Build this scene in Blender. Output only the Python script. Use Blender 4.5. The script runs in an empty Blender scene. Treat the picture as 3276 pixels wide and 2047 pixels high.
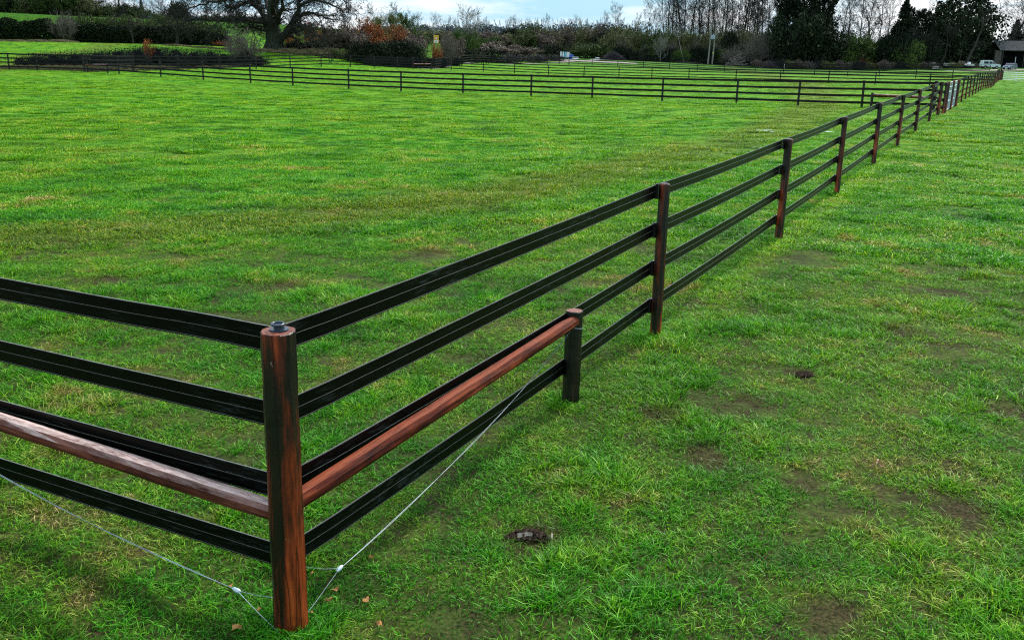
import bpy, math, random
import numpy as np
from mathutils import Vector, Matrix, noise
R = math.radians
sc = bpy.context.scene
C = sc.collection
rng = random.Random(7)
nr = np.random.default_rng(11)

# ------------------------------------------------------------------ camera model (photo pixels of the 3276 x 2047 picture)
PW, PH, FP = 3276.0, 2047.0, 3051.0
HC = 2.55
roll, pitch = math.atan(.0244), math.atan(866 / FP)
fw = np.array([0, math.cos(pitch), -math.sin(pitch)])
r0 = np.array([1., 0, 0]); u0 = np.cross(r0, fw)
rt = math.cos(roll) * r0 + math.sin(roll) * u0
up = -math.sin(roll) * r0 + math.cos(roll) * u0
def ray(x, y): return fw + (x - PW/2)/FP*rt - (y - PH/2)/FP*up
def at(x, y, Y):                                   # the point on the line of sight at world depth Y
    v = ray(x, y); t = Y / v[1]
    return (v[0]*t, Y, HC + v[2]*t)
def hor(x): return 157 + .0254*(x-1638)

cam = bpy.data.cameras.new('camera'); co = bpy.data.objects.new('camera', cam); C.objects.link(co)
M = Matrix.Identity(4)
for i in range(3): M[i][0] = rt[i]; M[i][1] = up[i]; M[i][2] = -fw[i]
M[2][3] = HC
co.matrix_world = M
cam.sensor_width = 36; cam.lens = 36*FP/PW; cam.clip_start = .05; cam.clip_end = 6000
sc.camera = co

# ------------------------------------------------------------------ fence lines: measured post feet (x, y in the photo, depth)
F2 = [(271,229.7,83.5),(381,237,82.5),(515,249,80.5),(651,258,78.5),(802,267.5,76.5),(937,276.5,74.5),(1116,285.5,72),(1283,293,69.8),(1481,302,67),
      (1699,309,64.8),(1894,316,62.5),(2118,324,59.8),(2355,334,56.8),(2552,342,53.8),(2756,345,51.2),(2985,347,49.5)]
F3 = [(-60,222,84),(30,224,84),(120,226.5,84),(271,229.7,83.5),(428,229,91),(571,228.5,96),(704,228,101),(820,226.5,106),(929,223.5,112),(1028,221,117),(1121,221,120),(1198,221,123),(1272,221,126),(1322,221.6,128)]
F4 = [(1322,221.6,128),(1443,229,132),(1546,235,137),(1646,239.5,139),(1754,242,138.5),(1868,245,137),(1980,248,135),(2085,251,132),(2203,254,128.5),(2354,258,124),(2495,263,119),(2649,267.5,114),(2799,273,109),(2973,278,105)]
F5 = [(1322,221.6,128),(1383,219,138),(1450,216,150),(1509,214,160),(1563,212.5,167),(1616,211.5,174),(1664,210,180),(1708,208.5,186),(1751,207.5,190),(1789,206,193),(1820,206,194)]
F6 = [(1820,206,194),(1894,210,192.5),(1976,214.5,192),(2058,220,191),(2141,225,190),(2230,229.5,187),(2317,233.5,183),(2415,237,176),(2505,239.5,170),(2605,242,165),(2711,244,160),(2812,247,155),(2929,252,148),(3046,255,140)]
F7 = [(2017,201,252),(2047,201,253.5),(2073,201,254.5),(2096,201,255),(2175,204.5,256),(2240,208.7,256),(2306,212.5,255),(2375,217,254),(2447,220,253),(2518,222.5,252),(2590,224.7,251),(2668,227,250),(2749,229,248),(2830,230,246),(2914,230,243),(3003,230.5,240),(3074,231,236),(3166,231.5,232)]
P0 = np.array([-.97, 3.79]); DM = np.array([.4463, .8949]); DL = np.array([-.891, .454])
SB = 50.; BEND = P0 + DM*SB; main_end = np.array([63.8, 130.]); ME = 130.; DB = (main_end-BEND)/np.linalg.norm(main_end-BEND); S_END = SB + float(np.linalg.norm(main_end-BEND))
def mp(s_): return P0 + DM*s_ if s_ < SB else BEND + DB*(s_-SB)
def s_at_depth(Y):
    lo, hi = 0., 200.
    for _ in range(50):
        m = (lo+hi)/2
        if mp(m)[1] < Y: lo = m
        else: hi = m
    return lo
def on_main(xs, ys):                               # foot of a main-line post: depth along the line from the photo x, height from y
    lo, hi = .1, 200
    for _ in range(50):
        m = (lo+hi)/2; p = mp(m)
        v = ray(xs, ys); 
        if p[0]/p[1] < v[0]/v[1]: lo = m
        else: hi = m
    p = mp(lo)
    a = at(xs, ys, p[1]); return (p[0], p[1], a[2])
KD = 1/.7387
main_px = [(1548*KD,793*KD),(1840*KD,562*KD),(1977*KD,459*KD),(2064*KD,388*KD),(2120*KD,344*KD),(2162*KD,315*KD),(2195*KD,287*KD)]
main_feet = [on_main(*p) for p in main_px]

# ------------------------------------------------------------------ terrain
ctl = [(-.97,3.8,0),(0,0,0),(8,4,0),(-8,8,0),(0,14,0),(6,10,.02),(-10,22,-.05),(0,32,-.05),(-25,40,-.1),(14,22,.1),(24,34,.2),(-30,62,-.2),(-8,50,-.35),(60,60,.3),(90,110,.2),(40,60,.3),(0,-30,0),(-30,0,0),(30,0,0)]
ctl += [f for f in main_feet[:]] + [on_main(x, y) for x, y in ((3085,319),(3110,307),(3138,290),(3164,281),(3184,266),(3192,259))]
for L in (F2,F3,F4,F5,F6,F7): ctl += [at(*p) for p in L]
def cp(x, y, Y): ctl.append(at(x, y, Y))
# beyond the fences (x, y of ground in the photo, depth)
for x,y,Y in [(0,170,104),(300,170,104),(600,168,112),(860,172,122),(1050,180,125),(0,136,150),(200,136,150),(400,139,150),(640,146,150),(875,163,135),(980,163,145),(1100,160,150),
              (-300,120,170),(0,100,200),(300,105,200),(600,108,200),(800,110,220),
              (0,48,350),(100,50,350),(200,55,350),(350,64,350),(500,68,350),(700,78,350),(900,84,400),(1090,93,400),(1200,105,420),(1340,120,380),
              (-300,30,360),(1370,181,160),(1370,159,215),(1370,134,300),(1500,190,165),(1500,168,205),(1600,175,205),(1700,172,260),(1850,172,270),(1650,185,225),(1900,190,235),
              (2000,195,262),(2200,194,268),(2400,200,270),(2600,207,272),(2800,208,270),(2950,212,262),(3100,214,256),(3170,213,247),(3270,218,242),(3400,222,236),(3180,222,236),(3080,220,246),(3300,240,170),
              (1500,140,420),(1800,145,500),(2200,150,500),(2800,165,500),(3200,175,500)]: cp(x,y,Y)
ctl += [(-420,420,7.5),(-300,480,7.),(-170,480,7.),(-80,520,6),(-20,560,4),(60,700,1),(250,750,0),(450,650,0),(-400,900,4),(0,1100,0),(-200,800,5)]
ctl = np.array(ctl); CR = np.hypot(ctl[:,0], ctl[:,1])
def tz(x, y):
    r = math.hypot(x, y); bw = .035*r + 2.2
    d2 = (ctl[:,0]-x)**2 + (ctl[:,1]-y)**2
    w = np.exp(-d2/(2*bw*bw)) + 1e-4/(1+d2/(bw*bw))
    return float((w*ctl[:,2]).sum()/w.sum())
def G(x, Y, y=None):                               # ground point below photo column x at depth Y
    v = ray(x, 185 if y is None else y); X = v[0]*Y/v[1]
    return Vector((X, Y, tz(X, Y)))
def hgt(x, ytop, Y, g=None):                       # real height of something on the ground at depth Y whose top is at ytop in the photo
    g = g or G(x, Y); return at(x, ytop, Y)[2] - g.z

# ------------------------------------------------------------------ material helpers
def mat(name, rough=.8, spec=.3):
    m = bpy.data.materials.new(name); m.use_nodes = True
    n = m.node_tree.nodes; b = n['Principled BSDF']; b.inputs['Roughness'].default_value = rough
    b.inputs['Specular IOR Level'].default_value = spec
    return m, m.node_tree, b
def nd(t, ty, **kw):
    x = t.nodes.new(ty)
    for k, v in kw.items(): setattr(x, k, v)
    return x
def ramp(t, fac, stops):
    # a colour ramp with any number of stops
    r = nd(t, 'ShaderNodeValToRGB'); e = r.color_ramp.elements
    while len(e) < len(stops): e.new(.5)
    for i, (p, c) in enumerate(stops): e[i].position = p; e[i].color = (*c, 1)
    t.links.new(fac, r.inputs[0]); return r.outputs[0]
def noisen(t, vec, scale, detail=4, rough=.6, dim='3D'):
    n = nd(t, 'ShaderNodeTexNoise'); n.inputs['Scale'].default_value = scale; n.inputs['Detail'].default_value = detail; n.inputs['Roughness'].default_value = rough
    if vec is not None: t.links.new(vec, n.inputs['Vector'])
    return n.outputs[0]
def mixc(t, fac, a, b, mode='MIX'):
    m = nd(t, 'ShaderNodeMix', data_type='RGBA', blend_type=mode)
    for s, v in ((m.inputs[0], fac), (m.inputs[6], a), (m.inputs[7], b)):
        if hasattr(v, 'links'): t.links.new(v, s)
        elif isinstance(v, (int, float)): s.default_value = v
        else: s.default_value = (*v, 1)
    return m.outputs[2]
def mth(t, op, a, b=None, clamp=False):
    m = nd(t, 'ShaderNodeMath', operation=op); m.use_clamp = clamp
    for s, v in ((m.inputs[0], a), (m.inputs[1], b)):
        if v is None: continue
        if hasattr(v, 'links'): t.links.new(v, s)
        else: s.default_value = v
    return m.outputs[0]
def mapv(t, vec, sx, sy, sz, rot=0):
    m = nd(t, 'ShaderNodeMapping'); m.inputs['Scale'].default_value = (sx, sy, sz); m.inputs['Rotation'].default_value = (0,0,rot)
    t.links.new(vec, m.inputs['Vector']); return m.outputs[0]
def bump(t, b, h, strength, dist):
    n = nd(t, 'ShaderNodeBump'); n.inputs['Strength'].default_value = strength; n.inputs['Distance'].default_value = dist
    t.links.new(h, n.inputs['Height']); t.links.new(n.outputs[0], b.inputs['Normal'])

def leafmat(name, a, b, c=None, rough=.75, trans=.0, spec=.15):
    m, t, bs = mat(name, rough, spec)
    g = nd(t, 'ShaderNodeNewGeometry')
    n = noisen(t, g.outputs['Position'], .55, 3)
    f = mth(t, 'ADD', mth(t, 'MULTIPLY', g.outputs['Random Per Island'], .6), mth(t, 'MULTIPLY', n, .5))
    st = [(.25, a), (.8, b)] + ([(.93, c)] if c else [])
    t.links.new(ramp(t, f, st), bs.inputs['Base Color'])
    return m
LM = {
 'ivy': leafmat('dark_ivy_leaves', (.003,.006,.003), (.012,.024,.009), (.05,.08,.045)),
 'hedge': leafmat('dark_hedge_leaves', (.002,.005,.0015), (.009,.024,.004), (.05,.1,.02)),
 'green': leafmat('mossy_green_leaves', (.02,.04,.01), (.09,.15,.03), (.26,.3,.1)),
 'dkgreen': leafmat('dark_needles', (.005,.01,.005), (.03,.05,.02), (.12,.15,.07)),
 'olive': leafmat('olive_twig_leaves', (.05,.06,.022), (.2,.21,.08), (.42,.4,.24)),
 'brown': leafmat('brown_scrub_twigs', (.06,.045,.04), (.24,.185,.155), (.44,.36,.32)),
 'red': leafmat('copper_beech_leaves', (.12,.028,.008), (.55,.16,.04), (.7,.3,.12)),
 'grey': leafmat('grey_scrub_twigs', (.02,.022,.022), (.09,.085,.08), (.28,.26,.23)),
 'haze': leafmat('haze_tinted_foliage', (.07,.09,.1), (.15,.18,.2), (.24,.28,.31)),  # distance haze mixed into the leaf colour
 'bramble': leafmat('dark_bramble_leaves', (.003,.004,.006), (.014,.018,.022), (.09,.1,.1)),
 'straw': leafmat('dead_straw_grass', (.12,.1,.05), (.3,.25,.14), (.45,.4,.26)),
}
def barkmat(name, a, b, rough=.85, sc_=(3,3,.8)):
    m, t, bs = mat(name, rough, .15)
    tc = nd(t, 'ShaderNodeTexCoord'); v = mapv(t, tc.outputs['Object'], *sc_)
    n = noisen(t, v, 2.5, 6); t.links.new(ramp(t, n, [(.3, a), (.7, b)]), bs.inputs['Base Color'])
    bump(t, bs, n, .6, .05); return m
BM = {
 'dark': barkmat('dark_bark', (.009,.009,.008), (.055,.052,.045)),
 'mid': barkmat('grey_brown_bark', (.014,.014,.012), (.075,.07,.06)),
 'grey': barkmat('grey_twig_bark', (.04,.036,.03), (.22,.2,.17)),
 'brown': barkmat('brown_twig_bark', (.02,.015,.013), (.13,.1,.085)),
 'pale': barkmat('pale_bark', (.09,.09,.08), (.34,.33,.3)),
 'haze': barkmat('haze_tinted_bark', (.13,.16,.18), (.24,.28,.31)),  # pale blue tone paints distance haze onto the bark
 'oak': barkmat('mossy_oak_bark', (.01,.012,.009), (.06,.07,.05)),
 'twigpurple': barkmat('purple_grey_twigs', (.02,.016,.022), (.1,.085,.1)),
}
def gnear(x, y):
    r_ = ray(x, y); t_ = -HC/r_[2]; return r_[0]*t_, r_[1]*t_
SPOTS = [(*gnear(x, y), r_) for x, y, r_ in [(2650,1970,.24),(3080,1650,.2),(900,925,.4),(2570,1222,.14),(2345,478,.35),(310,905,.35),(2250,1480,.17),(1380,820,.35),(2880,1075,.3),(2130,1350,.2),(2370,1290,.17),(2560,1560,.15),(3230,1330,.25),(1690,1722,.2)]]
# grass colour: shared between the ground and the blades, field pattern with painted-in sunlit tones
def grass_group():
    gt = bpy.data.node_groups.new('grass_colour', 'ShaderNodeTree')
    gt.interface.new_socket('Color', in_out='OUTPUT', socket_type='NodeSocketColor')
    gt.interface.new_socket('Bare', in_out='OUTPUT', socket_type='NodeSocketFloat')
    o = nd(gt, 'NodeGroupOutput'); g = nd(gt, 'ShaderNodeNewGeometry'); P = g.outputs['Position']
    sep = nd(gt, 'ShaderNodeSeparateXYZ'); gt.links.new(P, sep.inputs[0]); X, Y = sep.outputs[0], sep.outputs[1]
    flat = mapv(gt, P, 1, 1, 0)
    big = noisen(gt, flat, .11, 3); med = noisen(gt, flat, .55, 4); sml = noisen(gt, flat, 2.6, 4, .65)
    # side of the long fence: > 0 in the paddock (left), < 0 on the near grass to its right
    s = mth(gt, 'SUBTRACT', mth(gt, 'MULTIPLY', Y, .4463), mth(gt, 'MULTIPLY', X, .8949)); s = mth(gt, 'SUBTRACT', s, 2.56)
    side = mth(gt, 'ADD', mth(gt, 'MULTIPLY', s, .12), .4, True)
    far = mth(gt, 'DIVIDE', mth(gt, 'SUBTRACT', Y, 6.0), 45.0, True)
    f1 = mth(gt, 'ADD', mth(gt, 'MULTIPLY', med, .55), mth(gt, 'MULTIPLY', sml, .45))
    near_c = ramp(gt, f1, [(.36, (.012,.11,.003)), (.47, (.042,.24,.004)), (.55, (.095,.28,.008)), (.61, (.2,.25,.04)), (.69, (.29,.22,.08))])
    far_sun_c = ramp(gt, f1, [(.38, (.012,.12,.001)), (.47, (.07,.27,.001)), (.57, (.14,.34,.002)), (.68, (.24,.36,.012))])  # sunlight and view angle painted in: lighter, yellower grass with distance
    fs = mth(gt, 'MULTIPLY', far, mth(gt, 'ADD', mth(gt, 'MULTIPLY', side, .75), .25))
    c = mixc(gt, fs, near_c, far_sun_c)
    bf = mth(gt, 'MULTIPLY', mth(gt, 'SUBTRACT', big, .44), 5.0, True)
    c = mixc(gt, mth(gt, 'MULTIPLY', bf, .3), c, (.17,.27,.01))
    # duller olive band trodden across the paddock
    # centre line y = 17.6 + 1.15 x + .058 x^2
    cen = mth(gt, 'ADD', mth(gt, 'ADD', 16.6, mth(gt, 'MULTIPLY', X, 1.2)), mth(gt, 'MULTIPLY', mth(gt, 'MULTIPLY', X, X), .06)); cen = mth(gt, 'ADD', cen, mth(gt, 'MULTIPLY', med, 2.))
    band = mth(gt, 'ABSOLUTE', mth(gt, 'SUBTRACT', Y, cen)); wdt = mth(gt, 'MULTIPLY', Y, .13)
    bandf = mth(gt, 'MULTIPLY', mth(gt, 'MULTIPLY', mth(gt, 'SUBTRACT', 1.0, mth(gt, 'DIVIDE', band, wdt), True), 1.6, True), .6)
    bandf = mth(gt, 'MULTIPLY', bandf, side)
    c = mixc(gt, bandf, c, (.12,.17,.012))
    strip = mth(gt, 'SUBTRACT', 1., mth(gt, 'DIVIDE', mth(gt, 'ABSOLUTE', mth(gt, 'ADD', s, .12)), .3), True)
    strip = mth(gt, 'MULTIPLY', strip, mth(gt, 'MULTIPLY', mth(gt, 'DIVIDE', mth(gt, 'SUBTRACT', Y, 8.), 3., True), mth(gt, 'DIVIDE', mth(gt, 'SUBTRACT', 27., Y), 5., True)))
    c = mixc(gt, mth(gt, 'MULTIPLY', strip, .4), c, (.24,.46,.02))  # bright glow along the fence foot painted into the grass colour
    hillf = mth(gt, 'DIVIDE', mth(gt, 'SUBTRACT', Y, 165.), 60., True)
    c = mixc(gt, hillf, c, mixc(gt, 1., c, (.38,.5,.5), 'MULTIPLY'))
    # bare, muddy spots
    bn = noisen(gt, flat, 1.35, 5, .7); bare = mth(gt, 'MULTIPLY', mth(gt, 'SUBTRACT', bn, .62), 9., True)
    for (sx_, sy_, sr_) in SPOTS:
        dx = mth(gt, 'SUBTRACT', X, sx_); dy = mth(gt, 'SUBTRACT', Y, sy_); dd = mth(gt, 'SQRT', mth(gt, 'ADD', mth(gt, 'MULTIPLY', dx, dx), mth(gt, 'MULTIPLY', dy, dy)))
        dd = mth(gt, 'ADD', dd, mth(gt, 'MULTIPLY', mth(gt, 'SUBTRACT', sml, .5), .5))
        bare = mth(gt, 'MAXIMUM', bare, mth(gt, 'DIVIDE', mth(gt, 'SUBTRACT', sr_, dd), sr_*.5, True))
    gt.links.new(c, o.inputs[0]); gt.links.new(bare, o.inputs[1]); return gt
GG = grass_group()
def ground_mat():
    m, t, b = mat('grass_turf', .9, .08)
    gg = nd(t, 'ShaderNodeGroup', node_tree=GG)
    g = nd(t, 'ShaderNodeNewGeometry'); P = g.outputs['Position']
    flat = mapv(t, P, 1, 1, 0)
    fine = noisen(t, flat, 9, 6, .75); ff = noisen(t, flat, 45, 3, .7)
    tuss = noisen(t, mapv(t, P, .8, 1.0, 0), 1.6, 5, .7)
    k = ramp(t, fine, [(.38, (.22,.26,.2)), (.5, (.85,.88,.7)), (.62, (1.5,1.3,1.6))])
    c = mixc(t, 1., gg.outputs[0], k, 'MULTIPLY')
    lump = noisen(t, mapv(t, P, .75, .55, 0), 1.15, 3, .6)
    c = mixc(t, 1., c, ramp(t, lump, [(.36, (.35,.5,.35)), (.44, (.95,1,.9)), (.62, (1.15,1.05,1.1))]), 'MULTIPLY')
    k2 = ramp(t, tuss, [(.38, (.3,.4,.3)), (.45, (.9,.95,.85)), (.62, (1.2,1.1,1.3))])  # dark tussock tone, with tussock shadow streaks painted into the turf colour
    c = mixc(t, 1., c, k2, 'MULTIPLY')
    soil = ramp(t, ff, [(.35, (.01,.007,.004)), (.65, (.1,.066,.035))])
    bb = mth(t, 'MULTIPLY', gg.outputs[1], .62)
    sep = nd(t, 'ShaderNodeSeparateXYZ'); t.links.new(P, sep.inputs[0])
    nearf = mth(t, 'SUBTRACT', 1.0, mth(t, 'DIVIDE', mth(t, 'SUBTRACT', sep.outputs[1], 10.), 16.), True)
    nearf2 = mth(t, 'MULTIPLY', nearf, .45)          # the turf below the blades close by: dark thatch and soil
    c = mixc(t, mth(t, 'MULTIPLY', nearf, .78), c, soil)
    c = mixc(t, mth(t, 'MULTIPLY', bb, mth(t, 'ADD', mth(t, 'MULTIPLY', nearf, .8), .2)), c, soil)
    t.links.new(c, b.inputs['Base Color'])
    h = mth(t, 'ADD', mth(t, 'MULTIPLY', fine, .4), mth(t, 'MULTIPLY', tuss, 1.2))
    bump(t, b, h, .9, .12)
    return m
def blade_mat():
    m, t, b = mat('grass_blades', .55, .25)
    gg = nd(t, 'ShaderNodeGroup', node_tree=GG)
    g = nd(t, 'ShaderNodeNewGeometry'); oi = nd(t, 'ShaderNodeObjectInfo')
    r = mth(t, 'FRACT', mth(t, 'ADD', g.outputs['Random Per Island'], oi.outputs['Random']))
    k = ramp(t, r, [(0., (.25,.38,.3)), (.45, (.95,1.1,.8)), (.78, (1.9,1.7,1.6)), (.9, (3.,1.8,5.)), (1., (4.8,2.3,10.))])
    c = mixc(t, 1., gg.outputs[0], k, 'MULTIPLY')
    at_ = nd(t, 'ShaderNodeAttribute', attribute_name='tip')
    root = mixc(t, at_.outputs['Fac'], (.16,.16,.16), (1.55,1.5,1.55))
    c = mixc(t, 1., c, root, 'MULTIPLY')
    c = mixc(t, mth(t, 'MULTIPLY', gg.outputs[1], .5), c, (.12,.085,.04))
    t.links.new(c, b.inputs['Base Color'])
    tr = nd(t, 'ShaderNodeBsdfTranslucent'); t.links.new(mixc(t, 1., c, (1.5,1.5,.8), 'MULTIPLY'), tr.inputs[0])
    ms = nd(t, 'ShaderNodeMixShader'); ms.inputs[0].default_value = .28
    t.links.new(b.outputs[0], ms.inputs[1]); t.links.new(tr.outputs[0], ms.inputs[2])
    t.links.new(ms.outputs[0], t.nodes['Material Output'].inputs[0])
    return m
M_GROUND = ground_mat(); M_BLADE = blade_mat()

def woodmat(name, stops, rough=.42, spec=.5, streak=14, topc=None, coat=.0):
    m, t, b = mat(name, rough, spec)
    tc = nd(t, 'ShaderNodeTexCoord'); ob = tc.outputs['Object']
    v = mapv(t, ob, streak, streak, .9); n = noisen(t, v, 1.2, 5, .55)
    v2 = mapv(t, ob, 3., 3., .8); n2 = noisen(t, v2, 1.6, 3)
    v3 = mapv(t, ob, 60, 60, 8); n3 = noisen(t, v3, 1.0, 4, .7)
    f = mth(t, 'ADD', mth(t, 'MULTIPLY', n, .5), mth(t, 'MULTIPLY', n2, .5))
    f = mth(t, 'ADD', f, mth(t, 'MULTIPLY', mth(t, 'SUBTRACT', n3, .5), .16))
    c = ramp(t, f, stops)
    n4 = noisen(t, mapv(t, ob, 16, 16, .5), 1.0, 2, .5); cr = mth(t, 'SUBTRACT', 1., mth(t, 'MULTIPLY', mth(t, 'ABSOLUTE', mth(t, 'SUBTRACT', n4, .5)), 55.), True)
    c = mixc(t, mth(t, 'MULTIPLY', cr, .85), c, (.002,.001,.001))
    n5 = noisen(t, mapv(t, ob, 7, 7, 5), 1.0, 4, .7); c = mixc(t, mth(t, 'MULTIPLY', mth(t, 'SUBTRACT', n5, .56), 6., True), c, (.004,.0015,.001))
    n6 = noisen(t, mapv(t, ob, 24, 24, 14), 1.0, 3, .7); c = mixc(t, mth(t, 'MULTIPLY', mth(t, 'SUBTRACT', n6, .7), 8., True), c, (.36,.24,.17))
    if topc:
        g = nd(t, 'ShaderNodeNewGeometry'); s = nd(t, 'ShaderNodeSeparateXYZ'); t.links.new(g.outputs['Normal'], s.inputs[0])
        tf = mth(t, 'MULTIPLY', mth(t, 'SUBTRACT', s.outputs[2], .62), 6., True)
        tf = mth(t, 'MULTIPLY', tf, mth(t, 'ADD', mth(t, 'MULTIPLY', n3, 1.1), .3), True)
        c = mixc(t, tf, c, topc)
    t.links.new(c, b.inputs['Base Color'])
    bump(t, b, mth(t, 'SUBTRACT', mth(t, 'ADD', n, mth(t, 'MULTIPLY', n3, .7)), mth(t, 'MULTIPLY', cr, .8)), .7, .007)
    return m
M_POST = woodmat('stained_post_wood', [(.38, (.0012,.0007,.0006)), (.46, (.01,.002,.001)), (.52, (.12,.014,.004)), (.59, (.34,.05,.01)), (.67, (.52,.13,.03))])
M_POSTD = woodmat('dark_stained_post_wood', [(.4, (.001,.0007,.0006)), (.57, (.005,.002,.001)), (.7, (.09,.025,.008))])
M_POSTTOP = woodmat('reddish_cut_post_top', [(.35, (.07,.012,.006)), (.5, (.22,.05,.02)), (.65, (.4,.12,.05))], rough=.5, streak=40)
def railmat(name, stops, topc):
    m, t, b = mat(name, .7, .12)
    tc = nd(t, 'ShaderNodeTexCoord'); ob = tc.outputs['Object']     # the rail runs along its local Z
    n = noisen(t, mapv(t, ob, 22, 22, 1.6), 1.3, 5, .6); n3 = noisen(t, mapv(t, ob, 70, 70, 12), 1., 4, .7); n2 = noisen(t, ob, 2.6, 2)
    c = ramp(t, mth(t, 'ADD', mth(t, 'MULTIPLY', n, .65), mth(t, 'MULTIPLY', n2, .35)), stops)
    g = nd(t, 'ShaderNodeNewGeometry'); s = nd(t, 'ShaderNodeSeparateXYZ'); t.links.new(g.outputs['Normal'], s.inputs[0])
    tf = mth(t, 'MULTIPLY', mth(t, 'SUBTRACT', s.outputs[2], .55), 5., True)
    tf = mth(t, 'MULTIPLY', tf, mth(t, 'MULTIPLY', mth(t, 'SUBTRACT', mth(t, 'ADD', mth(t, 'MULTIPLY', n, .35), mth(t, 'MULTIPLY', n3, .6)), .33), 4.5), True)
    knot = noisen(t, mapv(t, ob, 9, 9, 3.2), 1., 1); kf = mth(t, 'MULTIPLY', mth(t, 'SUBTRACT', knot, .66), 14, True); c = mixc(t, kf, c, (.42,.17,.07)); st_ = noisen(t, mapv(t, ob, 8, 8, 2.5), 1.3, 4, .7); c = mixc(t, mth(t, 'MULTIPLY', mth(t, 'SUBTRACT', st_, .5), 5., True), c, (.02,.005,.005))
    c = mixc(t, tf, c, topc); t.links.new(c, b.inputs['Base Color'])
    bump(t, b, mth(t, 'ADD', n, mth(t, 'MULTIPLY', n3, .6)), .5, .005)
    return m
M_RAIL_L = railmat('sheen_top_brace_rail', [(.35, (.05,.014,.009)), (.5, (.13,.035,.022)), (.66, (.26,.09,.06))], (.62,.47,.44))  # pale top colour paints the sky sheen onto the upward faces
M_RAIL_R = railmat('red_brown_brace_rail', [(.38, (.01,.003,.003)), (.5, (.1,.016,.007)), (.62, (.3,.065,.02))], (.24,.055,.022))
def plain(name, col, rough=.5, spec=.5, metal=0, var=.25, scale=6, dirt=None):
    m, t, b = mat(name, rough, spec); b.inputs['Metallic'].default_value = metal
    tc = nd(t, 'ShaderNodeTexCoord'); n = noisen(t, tc.outputs['Object'], scale, 4)
    lo = tuple(x*(1-var) for x in col); hi = tuple(x*(1+var) for x in col)
    c = ramp(t, n, [(.3, lo), (.7, hi)])
    if dirt:
        n2 = noisen(t, tc.outputs['Object'], scale*2.7, 5, .7); c = mixc(t, mth(t, 'MULTIPLY', mth(t, 'SUBTRACT', n2, .52), 5, True), c, dirt)
    t.links.new(c, b.inputs['Base Color']); return m
def tapemat(name, col, dirt):
    m, t, b = mat(name, .32, .1)
    g = nd(t, 'ShaderNodeNewGeometry'); P = g.outputs['Position']
    n = noisen(t, mapv(t, P, 3, 3, 26), 2.2, 5, .7); n2 = noisen(t, P, 1.4, 3)
    f = mth(t, 'MULTIPLY', mth(t, 'SUBTRACT', n, .52), 5, True); f = mth(t, 'MULTIPLY', f, mth(t, 'MULTIPLY', mth(t, 'SUBTRACT', n2, .44), 4, True))
    t.links.new(mixc(t, f, col, dirt), b.inputs['Base Color']); bump(t, b, n2, .2, .01)
    return m
M_TAPE = tapemat('black_plastic_rail_tape', (.0018,.0022,.002), (.05,.06,.06))
M_TAPEF = plain('dull_black_rail_tape', (.004,.0045,.005), .6, .2)
M_TAPEGLINT = plain('tape_ridge_highlight', (.2,.2,.19), .35, .6, 0, .3, 20)
M_BLACK = plain('black_plastic', (.008,.008,.009), .35, .5)
M_CAPBLUE = plain('blue_black_plastic', (.02,.035,.06), .3, .6)
M_WIRE = plain('galvanised_wire', (.3,.37,.42), .4, .6, .5)
M_CLAMP = plain('galvanised_wire_clamp', (.55,.66,.76), .35, .6, .4)
M_GALV = plain('galvanised_gate_steel', (.5,.53,.56), .45, .5, .3)
M_SHEET = plain('blue_grey_sheet_panel', (.32,.4,.5), .5, .4)
M_WHITE = plain('white_painted_steel', (.86,.88,.9), .45, .4)

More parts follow.
